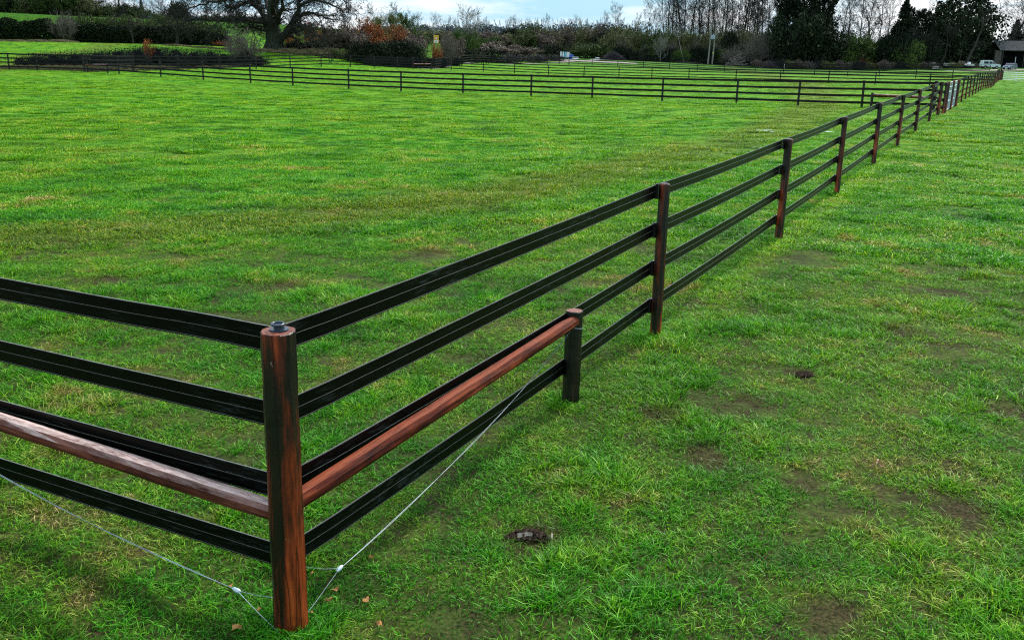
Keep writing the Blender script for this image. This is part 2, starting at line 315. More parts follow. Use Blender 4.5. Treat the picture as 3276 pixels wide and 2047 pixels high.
# ------------------------------------------------------------------ object helpers
def link(name, data, parent=None, loc=None):
    o = bpy.data.objects.new(name, data); C.objects.link(o)
    if parent: o.parent = parent
    if loc is not None: o.location = loc
    return o
def thing(name, label, cat, loc=(0,0,0), rz=0, group=None):
    o = link(name, None); o.location = loc; o.rotation_euler = (0,0,rz); o.empty_display_size = .1
    tag(o, label, cat, group); return o
def tag(o, label, cat, group=None):
    o['label'] = label; o['category'] = cat
    if group: o['group'] = group
    return o
class MB:
    def __init__(s): s.v = []; s.f = []; s.m = []; s.n = 0
    def add(s, V, F, mi=0):
        V = np.asarray(V, float); s.v.append(V); s.f.append((np.asarray(F, np.int64) + s.n, mi)); s.n += len(V)
    def box(s, c, d, rz=0, mi=0, rot=None):
        c = np.array(c); h = np.array(d)/2
        V = np.array([(x,y,z) for x in(-1,1) for y in(-1,1) for z in(-1,1)])*h
        if rot is not None: V = V @ np.array(rot).T
        elif rz: cz, sz = math.cos(rz), math.sin(rz); V = V @ np.array([(cz,sz,0),(-sz,cz,0),(0,0,1)])
        s.add(V + c, [(0,1,3,2),(4,6,7,5),(0,4,5,1),(2,3,7,6),(0,2,6,4),(1,5,7,3)], mi)
    def tube(s, pts, rad, n=6, mi=0, cap=True, ph=0):
        P = np.asarray(pts, float); K = len(P); rad = np.broadcast_to(np.asarray(rad, float), (K,))
        T = np.gradient(P, axis=0); T /= np.linalg.norm(T, axis=1)[:,None] + 1e-9
        a = np.array([0,0,1.]) if abs(T[0][2]) < .9 else np.array([1.,0,0])
        U = np.cross(T, a); U /= np.linalg.norm(U, axis=1)[:,None] + 1e-9; W = np.cross(T, U)
        an = np.arange(n)*2*math.pi/n + ph
        V = P[:,None,:] + rad[:,None,None]*(np.cos(an)[None,:,None]*U[:,None,:] + np.sin(an)[None,:,None]*W[:,None,:])
        i = np.arange(K-1)[:,None]*n; j = np.arange(n)[None,:]; j2 = (j+1) % n
        F = np.stack([i+j, i+j2, i+n+j2, i+n+j], -1).reshape(-1,4)
        s.add(V.reshape(-1,3), F, mi)
        if cap and n > 4:
            s.add(V[0], [tuple(range(n))], mi); s.add(V[-1], [tuple(range(n))[::-1]], mi)
    def build(s, name, mats, parent=None, smooth=False, loc=None):
        me = s.mesh(name, mats, smooth); return link(name, me, parent, loc)
    def mesh(s, name, mats, smooth=False):
        me = bpy.data.meshes.new(name)
        V = np.concatenate(s.v); me.vertices.add(len(V)); me.vertices.foreach_set('co', V.ravel())
        li, ls, mi = [], [], []
        for F, k in s.f:
            li.append(F.ravel()); ls.append(np.full(len(F), F.shape[1])); mi.append(np.full(len(F), k))
        li = np.concatenate(li); ls = np.concatenate(ls); mi = np.concatenate(mi)
        me.loops.add(len(li)); me.loops.foreach_set('vertex_index', li)
        me.polygons.add(len(ls)); me.polygons.foreach_set('loop_start', np.concatenate([[0], np.cumsum(ls)[:-1]]))
        me.polygons.foreach_set('loop_total', ls) if hasattr(me.polygons[0], 'loop_total') and False else None
        me.polygons.foreach_set('material_index', mi)
        if smooth: me.polygons.foreach_set('use_smooth', np.ones(len(ls), bool))
        else: me.polygons.foreach_set('use_smooth', np.zeros(len(ls), bool))
        for m in (mats if isinstance(mats, (list, tuple)) else [mats]): me.materials.append(m)
        me.update(calc_edges=True); me.validate(); return me

# ------------------------------------------------------------------ ground sheet
def build_ground():
    rad = [0.0] + list(np.geomspace(1.2, 2600, 190)); na = 280
    V = [(0,0,tz(0,0))]; F = []
    for r in rad[1:]:
        for k in range(na):
            a = 2*math.pi*k/na; x, y = r*math.sin(a), r*math.cos(a)
            z = tz(x, y)
            if r < 90: z += .035*noise.noise(Vector((x*.7, y*.7, 0))) + .02*noise.noise(Vector((x*2, y*2, 3)))
            V.append((x, y, z))
    for k in range(na): F.append((0, 1+(k+1) % na, 1+k, 1+k))
    F = [f[:3] for f in F]; Q = []
    for i in range(len(rad)-2):
        for k in range(na):
            a = 1+i*na+k; b = 1+i*na+(k+1) % na; Q.append((a, b, b+na, a+na))
    m = MB(); m.add(V, F); m.f.append((np.asarray(Q), 0))
    o = m.build('ground', M_GROUND, smooth=True); o['kind'] = 'structure'; return o
build_ground()

# ------------------------------------------------------------------ grass blades
def blades_mesh(name, n, rad, h0, h1, w, lean, seed):
    r = np.random.default_rng(seed); V = []; F = []; tip = []
    for i in range(n):
        a = r.uniform(0, 2*math.pi); d = rad*math.sqrt(r.uniform(0,1)); bx, by = d*math.cos(a), d*math.sin(a)
        la = a + r.normal(0, .9); h = r.uniform(h0, h1); ln = h*abs(r.normal(lean, .35)); ww = w*r.uniform(.6, 1.3)
        fa = r.uniform(0, math.pi); dx, dy = math.cos(fa)*ww/2, math.sin(fa)*ww/2
        k = len(V)
        for t, ws in ((0, 1), (.45, .95), (.8, .6), (1, 0)):
            px, py = bx + math.cos(la)*ln*t*t, by + math.sin(la)*ln*t*t; pz = h*(t - .28*t*t*min(1.6, ln/h)) - .008*(t == 0)
            if ws: V += [(px-dx*ws, py-dy*ws, pz), (px+dx*ws, py+dy*ws, pz)]; tip += [t, t]
            else: V.append((px, py, pz)); tip.append(1.)
        F += [(k, k+1, k+3, k+2), (k+2, k+3, k+5, k+4)]; V_last = (k+4, k+5, k+6)
        F.append(V_last + (k+6,))
    q = [f for f in F if len(set(f)) == 4]; t3 = [f[:3] for f in F if len(set(f)) == 3]
    m = MB(); m.add(V, q); m.f.append((np.asarray(t3), 0))
    me = m.mesh(name, M_BLADE); at_ = me.attributes.new('tip', 'FLOAT', 'POINT')
    if len(me.vertices) == len(tip): at_.data.foreach_set('value', tip)
    return me
gcol = bpy.data.collections.new('grass_tuft_sources')
for i in range(8):     # short turf tufts, then longer clumps, then broad far clumps
    gcol.objects.link(bpy.data.objects.new('tuft_%02d' % i, blades_mesh('tuft', 28, .075, .018, .05, .0046, 1.0, 100+i)))
for i in range(8, 12):
    gcol.objects.link(bpy.data.objects.new('tuft_%02d' % i, blades_mesh('tuft', 34, .064, .035, .085, .005, .85, 100+i)))
for i in range(12, 16):
    gcol.objects.link(bpy.data.objects.new('tuft_%02d' % i, blades_mesh('tuft', 64, .17, .018, .05, .009, .9, 100+i)))
def bare_at(x, y):
    n = noise.fractal(Vector((x*.9, y*.9, 7.)), .9, 2.1, 4)
    for sx_, sy_, sr_ in SPOTS:
        d = math.hypot(x-sx_, y-sy_)+.25*noise.noise(Vector((x*4, y*4, 1)))
        if d < sr_*.8: n = max(n, .33+.12*(1-d/sr_))
    return n
def grass():
    P, idx, rot, scl, tuss = [], [], [], [], []
    def put(x, y, i, s):
        P.append((x, y, tz_f(x, y) - .004)); idx.append(i); rot.append(rng.uniform(0, 6.283)); scl.append(s)
    gx, gy = np.arange(-90, 91, 1.5), np.arange(-6, 154, 1.5)
    H = np.array([[tz(x, y) for x in gx] for y in gy])
    def tz_f(x, y):
        i = min(max((x+90)/1.5, 0), len(gx)-1.01); j = min(max((y+6)/1.5, 0), len(gy)-1.01); a, b = int(i), int(j); u, v = i-a, j-b
        z = (H[b,a]*(1-u)+H[b,a+1]*u)*(1-v) + (H[b+1,a]*(1-u)+H[b+1,a+1]*u)*v
        return z + .035*noise.noise(Vector((x*.7, y*.7, 0))) + .02*noise.noise(Vector((x*2, y*2, 3)))
    def ring(r0_, r1_, dens, kinds, s0, s1, thr, half=38):
        area = math.pi*(r1_**2-r0_**2)*(2*half/360.)
        for _ in range(int(area*dens)):
            r = math.sqrt(rng.uniform(r0_**2, r1_**2)); a = R(rng.uniform(-half, half)); x, y = r*math.sin(a), r*math.cos(a)
            b = bare_at(x, y) if min(abs(math.hypot(x-8.04,y-31.6)), math.hypot(x-10.1,y-31.6), math.hypot(x-8.4,y-31.6)) > .35 else 2
            if b > thr and rng.random() < .93*min(1, (b-thr)*9): continue
            t = noise.noise(Vector((x*1.1, y*1.1, 20.))) + .5*noise.noise(Vector((x*4, y*4, 30.)))
            k = rng.choice(kinds[1] if (t > .28 and rng.random() < .35) else kinds[0])
            put(x, y, k, rng.uniform(s0, s1)*(1+.38*max(-.6, t)))
    A, B, D = list(range(8)), list(range(8, 12)), list(range(12, 16))
    ring(.8, 7.5, 300, (A, B), .75, 1.2, .3, 105)
    ring(7.5, 13, 200, (A, B), .8, 1.35, .33, 62)
    ring(13, 24, 95, (A+D, B+D), 1.0, 1.6, .36, 44)
    ring(24, 38, 22, (D, D), .7, 1.25, .38, 32)
    ring(38, 60, 9, (D, D), .7, 1.25, .38, 31)
    ring(60, 95, 3.5, (D, D), .8, 1.4, .38, 31)
    ring(95, 150, 1.2, (D, D), .9, 1.5, .38, 31)
    for _ in range(2600):                        # tussocks: close knots of longer, darker tufts
        r = 8+62*rng.random()**.8; a = R(rng.uniform(-33, 33)); x, y = r*math.sin(a), r*math.cos(a)
        if noise.noise(Vector((x*.35, y*.35, 40.))) < -.05 or bare_at(x, y) > .3: continue
        for _k in range(rng.randint(3, 8)):
            dx, dy = rng.gauss(0, .13), rng.gauss(0, .11); kk = rng.choice(B) if r < 20 else rng.choice(D)
            put(x+dx, y+dy, kk, rng.uniform(.9, 1.35) if r < 20 else rng.uniform(1.5, 2.3)); tuss.append(len(P)-1)
    # fringes left standing round the near posts
    for (x, y) in [tuple(P0), (.452, 6.69), tuple(main_feet[0][:2]), tuple(main_feet[1][:2])]:
        for _ in range(60):
            a = rng.uniform(0, 6.28); d = rng.uniform(.06, .2); put(x+d*math.cos(a), y+d*math.sin(a), rng.choice(B if rng.random() < .5 else A), rng.uniform(.7, 1.1))
    me = bpy.data.meshes.new('grass'); n = len(P); me.vertices.add(n); me.vertices.foreach_set('co', np.array(P, float).ravel())
    for nm, ty, d in (('pick', 'INT', idx), ('turn', 'FLOAT', rot), ('size', 'FLOAT', scl)):
        me.attributes.new(nm, ty, 'POINT').data.foreach_set('value', d)
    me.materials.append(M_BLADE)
    o = link('grass', me); o['kind'] = 'stuff'; tag(o, 'short green pasture grass with straw coloured blades and thin patches', 'grass')
    ng = bpy.data.node_groups.new('grass_tufts', 'GeometryNodeTree')
    ng.interface.new_socket('Geometry', in_out='INPUT', socket_type='NodeSocketGeometry'); ng.interface.new_socket('Geometry', in_out='OUTPUT', socket_type='NodeSocketGeometry')
    gi, go = ng.nodes.new('NodeGroupInput'), ng.nodes.new('NodeGroupOutput')
    ci = ng.nodes.new('GeometryNodeCollectionInfo'); ci.inputs['Collection'].default_value = gcol
    ci.inputs['Separate Children'].default_value = True; ci.inputs['Reset Children'].default_value = True
    mp = ng.nodes.new('GeometryNodeMeshToPoints'); ip = ng.nodes.new('GeometryNodeInstanceOnPoints'); ip.inputs['Pick Instance'].default_value = True
    def na(nm, ty):
        a = ng.nodes.new('GeometryNodeInputNamedAttribute'); a.data_type = ty; a.inputs['Name'].default_value = nm; return a.outputs['Attribute']
    L = ng.links; L.new(gi.outputs[0], mp.inputs[0]); L.new(mp.outputs[0], ip.inputs['Points']); L.new(ci.outputs[0], ip.inputs['Instance'])
    L.new(na('pick', 'INT'), ip.inputs['Instance Index']); L.new(na('size', 'FLOAT'), ip.inputs['Scale'])
    cx = ng.nodes.new('ShaderNodeCombineXYZ'); L.new(na('turn', 'FLOAT'), cx.inputs[2])
    e2 = ng.nodes.new('FunctionNodeEulerToRotation'); L.new(cx.outputs[0], e2.inputs[0]); L.new(e2.outputs[0], ip.inputs['Rotation'])
    L.new(ip.outputs[0], go.inputs[0])
    md = o.modifiers.new('tufts', 'NODES'); md.node_group = ng
    return tz_f
tz_f = grass()

# ------------------------------------------------------------------ fences
HP = 1.4
TAPE_Z = (1.325, .98, .635, .285)
def tape(mb, path, w, th=.006, detail=True):
    """a flat plastic rail along PATH (x, y, z of its middle), with a moulded bead along both edges and the middle"""
    P = np.asarray(path, float); T = np.gradient(P, axis=0); T[:,2] = 0; T /= np.linalg.norm(T, axis=1)[:,None]
    N = np.stack([-T[:,1], T[:,0], np.zeros(len(P))], 1); K = len(P); Z = np.array([0,0,1.])
    V = np.stack([P + N*th/2 + Z*w/2, P - N*th/2 + Z*w/2, P - N*th/2 - Z*w/2, P + N*th/2 - Z*w/2], 1).reshape(-1,3)
    i = np.arange(K-1)[:,None]*4; j = np.arange(4)[None,:]; j2 = (j+1) % 4
    mb.add(V, np.stack([i+j, i+j2, i+4+j2, i+4+j], -1).reshape(-1,4), 0)
    mb.add(V[:4], [(0,1,2,3)], 0); mb.add(V[-4:], [(3,2,1,0)], 0)
    if detail:
        for k, r in ((w/2, .0042), (0, .0042), (-w/2, .0042)): mb.tube(P + Z*k, r, 6, 1 if detail == 1 else 0, cap=False)
        for k in (w/2, 0, -w/2): mb.tube(P + Z*(k+.0012 if k else .0012), .0036, 5, 1, cap=False)  # light grey lines on the beads paint the highlight along each ridge
def round_post(mb, r, h, n=10, seed=0, wob=.06, mi=0, topmi=None, bury=.15, chamfer=.006, seg=9):
    q = random.Random(seed); an = [2*math.pi*(k+.25*q.uniform(-1,1))/n for k in range(n)]; fr = [1+wob*q.uniform(-1,1) for _ in range(n)]
    zs = [-bury] + [h*k/seg for k in range(seg)] + [h-chamfer, h]
    rows = []
    for z in zs:
        s = r*(1.03 - .05*max(z,0)/h) * (1 if z < h-.001 else 1-chamfer/r)
        rows.append([(s*f*math.cos(a)+.002*q.uniform(-1,1), s*f*math.sin(a)+.002*q.uniform(-1,1), z) for a, f in zip(an, fr)])
    V = [p for row in rows for p in row]; K = len(rows)
    F = [(i*n+j, i*n+(j+1) % n, (i+1)*n+(j+1) % n, (i+1)*n+j) for i in range(K-1) for j in range(n)]
    mb.add(V, F, mi); mb.add(rows[-1], [tuple(range(n))], mi if topmi is None else topmi)
def sagpath(A, B, n, sag, seed):
    q = random.Random(seed); A, B = np.array(A, float), np.array(B, float); out = []
    for k in range(n+1):
        t = k/n; p = A*(1-t)+B*t; p[2] -= sag*4*t*(1-t); out.append(p)
    return out
_farpost = {}
def far_post_mesh(h, r, m):
    key = (round(h,2), r, m.name)
    if key not in _farpost:
        b = MB(); round_post(b, r, h, 7, 5, .04, seg=2); _farpost[key] = b.mesh('post', m)
    return _farpost[key]
def far_fence(pts, label, r=.06, extra=(), w=.118, group=None, tapes=TAPE_Z, hp=HP):
    pts = [(p[0], p[1], tz(p[0], p[1])) for p in pts]
    t = thing('tape_rail_fence', label, 'fence', pts[0])
    o0 = np.array(pts[0])
    for i, p in enumerate(pts):
        q = random.Random(i*7+int(p[1]*10)); h = hp*q.uniform(.985, 1.03)
        o = link('post', far_post_mesh(hp, r*(1.35 if i in extra else 1), M_POSTD), t); o.location = np.array(p)-o0; o.scale = (1,1,h/hp); o.rotation_euler = (R(q.uniform(-.7,.7)), R(q.uniform(-.7,.7)), q.uniform(0,6))
    for zt in tapes:
        mb = MB(); path = []
        for a, b in zip(pts[:-1], pts[1:]):
            seg = sagpath((a[0],a[1],a[2]+zt), (b[0],b[1],b[2]+zt), 4, .012, 1); path += seg if not path else seg[1:]
        P = np.array(path)-o0; d = P[-1]-P[0]; nrm = np.array([d[1], -d[0], 0])/math.hypot(d[0], d[1]); P = P + nrm*(r+.008)*1.0
        tape(mb, P, w, .012, False); mb.build('rail', M_TAPEF, t)
    return t
def fpts(L): return [at(*p)[:2] for p in L]
# the long near fence -------------------------------------------------
def build_main():
    t = thing('tape_rail_fence', 'long black tape rail fence from the thick near corner post to the far white gate', 'fence', (P0[0], P0[1], 0))
    o0 = np.array([P0[0], P0[1], 0.]); az = math.atan2(DM[1], DM[0]); NL = np.array([-DM[1], DM[0], 0])   # to the paddock side
    # corner post
    b = MB(); round_post(b, .078, 1.405, 11, 21, .05, topmi=1, seg=14, bury=.2, chamfer=.004)
    cpst = b.build('corner_post', [M_POST, M_POSTTOP], t); cpst['label'] = 'thick brown corner post with black spool screwed on its cut top'
    b = MB(); b.tube([(0,0,1.404),(0,0,1.412)], [.04,.04], 24); b.tube([(0,0,1.41),(0,0,1.43)], [.023,.022], 18)
    sp = b.build('cap_spool', M_CAPBLUE, cpst); sp.location = (.004, .004, 0)
    b = MB(); b.tube([(.025*math.cos(a), .027*math.sin(a), 1.432) for a in np.linspace(0, 6.283, 25)], .0055, 6, cap=False)
    b.build('spool_ring', M_CAPBLUE, cpst, smooth=True)
    # posts
    dist = [0]; feet = [(P0[0], P0[1])]
    ts = [float(np.dot(np.array(f[:2])-P0, DM)) for f in main_feet]
    t8 = ts[-1]
    more = [t8+5.0, t8+8.6]                       # up to the pair of sheeted gates
    gate0 = t8+10.2
    after = [gate0+8.4+3.9*k for k in range(27)]
    allt = ts + more + [x for x in after if x < S_END-1]
    bmesh_ = {}
    for i, s in enumerate(allt):
        p = mp(s); z = tz(p[0], p[1]); q = random.Random(i+3)
        key = i if i < 6 else 100+i % 3
        if key not in bmesh_:
            b = MB(); round_post(b, .05+.003*(i % 2), HP, 10 if i < 6 else 8, 40+i, .07 if i else .05, topmi=0, seg=10 if i < 6 else 4, chamfer=.01); bmesh_[key] = b.mesh('post', [M_POST, M_POSTTOP])
        o = link('post', bmesh_[key], t); o.location = (p[0]-P0[0], p[1]-P0[1], z); o.rotation_euler = (R(q.uniform(-.6,.6)), R(q.uniform(-.6,.6)), q.uniform(0,6) if i else .9)
        if i in (len(ts), len(ts)+1): o.scale = (1.25,1.25,1.02)
        if i < 10:
            for zt in TAPE_Z:                     # plastic bracket that clips each rail to the post
                b = MB(); c = NL*.062
                b.box((c[0], c[1], zt), (.05,.022,.135), az); c2 = NL*.078; b.box((c2[0], c2[1], zt+.05), (.04,.03,.018), az); b.box((c2[0], c2[1], zt-.05), (.04,.03,.018), az)
                bo = b.build('bracket', M_BLACK, o); bo.rotation_euler = (0,0,-o.rotation_euler[2])
    # rails
    segs_end = gate0 - .3
    stops = [0] + [s for s in allt if s < segs_end]
    stops2 = [s for s in allt if s > gate0+3]; stops2 = stops2 + [S_END]
    for zt in TAPE_Z:
        for k, stp in enumerate((stops, stops2)):
            b = MB(); path = []
            for a_, b_ in zip(stp[:-1], stp[1:]):
                pa, pb = mp(a_), mp(b_)
                za, zb = (0 if a_ == 0 else tz(*pa)), tz(*pb)
                sg = sagpath((pa[0],pa[1],za+zt), (pb[0],pb[1],zb+zt), 12 if a_ < 30 else 3, .014, 1); path += sg if not path else sg[1:]
            P = np.array(path)-o0
            off = np.full(len(P), .078)
            P = P + NL[None,:]*off[:,None]
            if k == 0:                              # the rail bends round the back of the corner post
                ss = P @ np.array([DM[0],DM[1],0]); P = P[ss > .25]
                pre = []
                for ph in np.linspace(0, 1, 7)[:-1]:
                    a0 = np.array([DL[0],DL[1],0])*.0 ; ang = math.atan2(NL[1], NL[0]) + (1-ph)*-.0
                    pre.append(NL*.085 + np.array([DM[0],DM[1],0])*(.04+.2*ph) + np.array([0,0,zt]))
                P = np.vstack([pre, P])
                if zt < .7 and zt > .6: pass
            tape(b, P,   .112, .005, 2 if k == 0 else False); b.build('rail', [M_TAPE, M_TAPEGLINT], t)
    # bracing: short post, rail and wire
    bp = np.array([.4525, 6.69]); bb = MB(); round_post(bb, .064, .735, 14, 77, .02, topmi=1, seg=8)
    q = bb.build('brace_post', [M_POSTD, M_POSTTOP], t, smooth=False); q.location = (bp[0]-P0[0], bp[1]-P0[1], 0); q['label'] = 'short dark brace post with a red cut top'
    b = MB(); b.tube([(.066*math.cos(a), .066*math.sin(a), .61+.012*math.cos(a+2.3)) for a in np.linspace(0, 6.283, 30)], .0025, 5, cap=False); b.build('wire_loop', M_WIRE, q)
    NR = -NL
    A = np.array([0,0,.60]) + np.array([DM[0],DM[1],0])*.05 + NR*.005; B = np.array([bp[0]-P0[0], bp[1]-P0[1], .665]) - np.array([DM[0],DM[1],0])*.03 + NR*.012
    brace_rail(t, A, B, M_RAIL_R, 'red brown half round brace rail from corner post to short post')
    w0 = np.array([-.80+.97, 4.08-3.79, .13]); wt = np.array([bp[0]-P0[0]-.02, bp[1]-P0[1]-.06, .60])
    brace_wire(t, wt, w0, [(.06,.06,.27), (.02,-.085,.02)])
    return t, allt, gate0
def brace_rail(t, A, B, m, label):
    d = B-A; L = np.linalg.norm(d); b = MB(); q = random.Random(int(L*100)); n = 10
    K = 15; rows = []
    fr = [1+.05*q.uniform(-1,1) for _ in range(n)]
    for k in range(K):
        z = L*k/(K-1); s = .047*(1-.10*(k in (0, K-1)))
        rows.append([(s*f*math.cos(2*math.pi*(j+.5)/n)+.0015*q.uniform(-1,1), s*f*math.sin(2*math.pi*(j+.5)/n)+.0015*q.uniform(-1,1), z) for j, f in enumerate(fr)]); fr = [f*(1+.012*q.uniform(-1,1)) for f in fr]
    V = [p for r_ in rows for p in r_]; b.add(V, [(i*n+j, i*n+(j+1) % n, (i+1)*n+(j+1) % n, (i+1)*n+j) for i in range(K-1) for j in range(n)])
    b.add(rows[-1], [tuple(range(n))]); b.add(rows[0], [tuple(range(n))[::-1]])
    o = b.build('brace_rail', m, t); o.location = A; o.rotation_mode = 'QUATERNION'; o.rotation_quaternion = Vector(d).to_track_quat('Z', 'Y'); o['label'] = label
    return o
def brace_wire(t, top, clamp, ends):
    b = MB(); top, clamp = np.array(top), np.array(clamp); sd = np.cross(clamp-top, (0,0,1.)); sd /= np.linalg.norm(sd)
    for s in (-1, 1):
        pts = []
        for k in range(17):
            u = k/16; p = top*(1-u)+clamp*u; p[2] -= .075*4*u*(1-u); p = p + sd*s*.004*math.sin(u*math.pi*3+.6*s); pts.append(p)
        b.tube(pts, .0012, 5, cap=False)
    for e in ends:
        b.tube([clamp, (clamp+np.array(e))/2 - np.array([0,0,.006]), np.array(e)], .0016, 5, cap=False)
    w = b.build('brace_wire', M_WIRE, t)
    b = MB(); d = (clamp-top)/np.linalg.norm(clamp-top)
    b.tube([clamp-d*.026, clamp-d*.018, clamp, clamp+d*.014, clamp+d*.022], [.004,.009,.012,.01,.005], 10); b.build('wire_clamp', M_CLAMP, w, smooth=True)
main_fence, MT, GATE0 = build_main()
def build_left():
    t = thing('tape_rail_fence', 'near black tape rail fence running left out of view from the thick corner post', 'fence', (P0[0], P0[1], 0))
    D3 = np.array([DL[0], DL[1], 0]); NP = np.array([.454, .891, 0])      # to the paddock side
    for zt in TAPE_Z:
        pts = []
        for u in np.linspace(0, 5.6, 42):
            off = .085 - .0*u; bulge = .014*math.exp(-((u-.55)/.3)**2) if zt > 1.3 else 0
            pts.append(D3*u + NP*(off+bulge-.0) + np.array([0,0,zt - .02*math.sin(min(u,5.6)/5.6*math.pi)]))
        P = np.array(pts); P[0] = NP*.085 + D3*(-.02) + np.array([0,0,zt])
        b = MB(); tape(b, P,   .112, .005, 2); b.build('rail', [M_TAPE, M_TAPEGLINT], t)
    A = np.array([0,0,.555]) + D3*.06 + NP*.01; B = D3*3.2 + np.array([0,0,.63]) + NP*.005
    brace_rail(t, A, B, M_RAIL_L, 'brace rail with a pale sky sheen painted on its top face')
    for u, h, r in ((3.28,.735,.064), (5.6,1.4,.055)):
        b = MB(); round_post(b, r, h, 12, 5, .04, seg=6); o = b.build('post', M_POSTD, t); o.location = D3*u
    brace_wire(t, D3*3.22+np.array([0,0,.62])-NP*.06, np.array([-1.262+.97, 3.965-3.79-.008, .075]), [(-.07,-.02,.16), (-.03,-.085,.02)])
build_left()
f2 = fpts(F2); gp = mp(GATE0-.9); f2.append((float(gp[0]), float(gp[1])))
far_fence(f2, 'black four rail fence crossing the far side of the near paddock', .064, (0, len(f2)-2))
def brace(parent_label, p, d, L=2.6): pass
f3 = fpts(F3); far_fence(f3[:4], 'black four rail fence continuing left from the far left paddock corner', .064)
far_fence([(f3[3][0]+.15, f3[3][1]+.25)] + f3[4:], 'black rail fence in front of the dark brambles and the pale bush', .064, (10,))
f4 = fpts(F4); far_fence(f4 + [tuple(mp(s_at_depth(103.5)))], 'second black rail fence across the paddocks, behind the nearest cross fence', .064)
far_fence(fpts(F5), 'black rail fence slanting away towards the striped jump boards', .064)
far_fence(fpts(F6) + [tuple(main_end)], 'third black rail fence across, ending at the far white gate', .064, (0,))
far_fence(fpts(F7), 'farthest black rail fence along the foot of the wood', .064)
# short brace posts with their pale rails
def short_brace(x, y, Y, x2, y2, Y2, label, hh=.8):
    a, b_ = at(x, y, Y), at(x2, y2, Y2); za, zb = tz(a[0],a[1]), tz(b_[0],b_[1])
    t = thing('fence_brace', label, 'brace', (a[0], a[1], za))
    m = MB(); round_post(m, .07, hh, 8, 3, .03, seg=2); m.build('post', M_POSTD, t)
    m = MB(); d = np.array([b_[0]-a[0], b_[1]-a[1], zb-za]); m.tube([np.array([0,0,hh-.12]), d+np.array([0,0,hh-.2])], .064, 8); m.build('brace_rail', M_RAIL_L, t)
short_brace(345,235.5,82.9, 275,230,83.4, 'short brace post and pale rail at the far left corner of the paddock')
short_brace(2786,344.5,50.8, 2980,347,49.3, 'short brace post and rail at the right end of the nearest cross fence')
short_brace(1379,226,130, 1324,222,127.6, 'short brace post where two far fences fork near the middle')

# ------------------------------------------------------------------ gates
def bar(mb, a, b, r, n=8, mi=0): mb.tube([a, b], r, n, mi)
def sheeted_gate(s0, s1, open_ang, label):
    p = mp(s0); z = tz(*p); L = s1-s0
    az = math.atan2(DM[1], DM[0]) + open_ang
    t = thing('field_gate', label, 'gate', (p[0], p[1], z+.08), az, 'pair of blue grey sheeted gates')
    b = MB(); H_ = 1.3
    for x in (0, L): bar(b, (x,0,0), (x,0,H_), .03)
    for z_ in (0, .42, .85, 1.08, H_): bar(b, (0,0,z_), (L,0,z_), .024)
    bar(b, (L*.5,0,.85), (L*.5,0,H_), .02); b.build('frame', M_GALV, t)
    b = MB()
    for k in range(12): b.box((L*(k+.5)/12, .012*(k % 2), .43), (L/12, .012, .8))
    b.build('sheet_panel', M_SHEET, t)
sheeted_gate(GATE0, GATE0+3.3, 0, 'nearer of two blue grey sheeted gates in the long fence')
sheeted_gate(GATE0+3.9, GATE0+7.2, .0, 'farther of two blue grey sheeted gates in the long fence')
def gate_post(s, label, r=.09, h=1.45):
    p = mp(s); t_ = MB(); round_post(t_, r, h, 10, int(s), .04, topmi=1, seg=4); o = t_.build('gate_post', [M_POST, M_POSTTOP]); o.location = (p[0], p[1], tz(*p)); tag(o, label, 'post', 'brown posts that hang the sheeted gates')
gate_post(GATE0-.25, 'brown gate post before the nearer sheeted gate'); gate_post(GATE0+3.6, 'brown post between the two sheeted gates'); gate_post(GATE0+7.5, 'brown gate post beyond the farther sheeted gate')
def far_gate():
    a = np.array(at(3199, 254, ME+1)); b_ = np.array(at(3300, 257, ME-2)); k_ = 1.; a[2] = tz(a[0],a[1])+.05; b_[2] = tz(b_[0],b_[1])+.05
    d = b_-a; L = float(np.linalg.norm(d[:2])); az = math.atan2(d[1], d[0])
    t = thing('field_gate', 'white tubular field gate closing the lane at the far end of the long fence', 'gate', a, az)
    b = MB(); Hh = 1.2*min(1.15, k_)
    for x in (0, L*.5, L): bar(b, (x,0,0), (x,0,Hh), .06)
    for z_ in (0,.22,.44,.68,.94,Hh): bar(b, (0,0,z_*Hh/1.2), (L,0,z_*Hh/1.2), .045)
    b.build('frame', M_WHITE, t); b = MB(); bar(b, (-.12,0,-.05), (-.1,0,1.35), .06); b.build('post', M_WHITE, t)
far_gate()

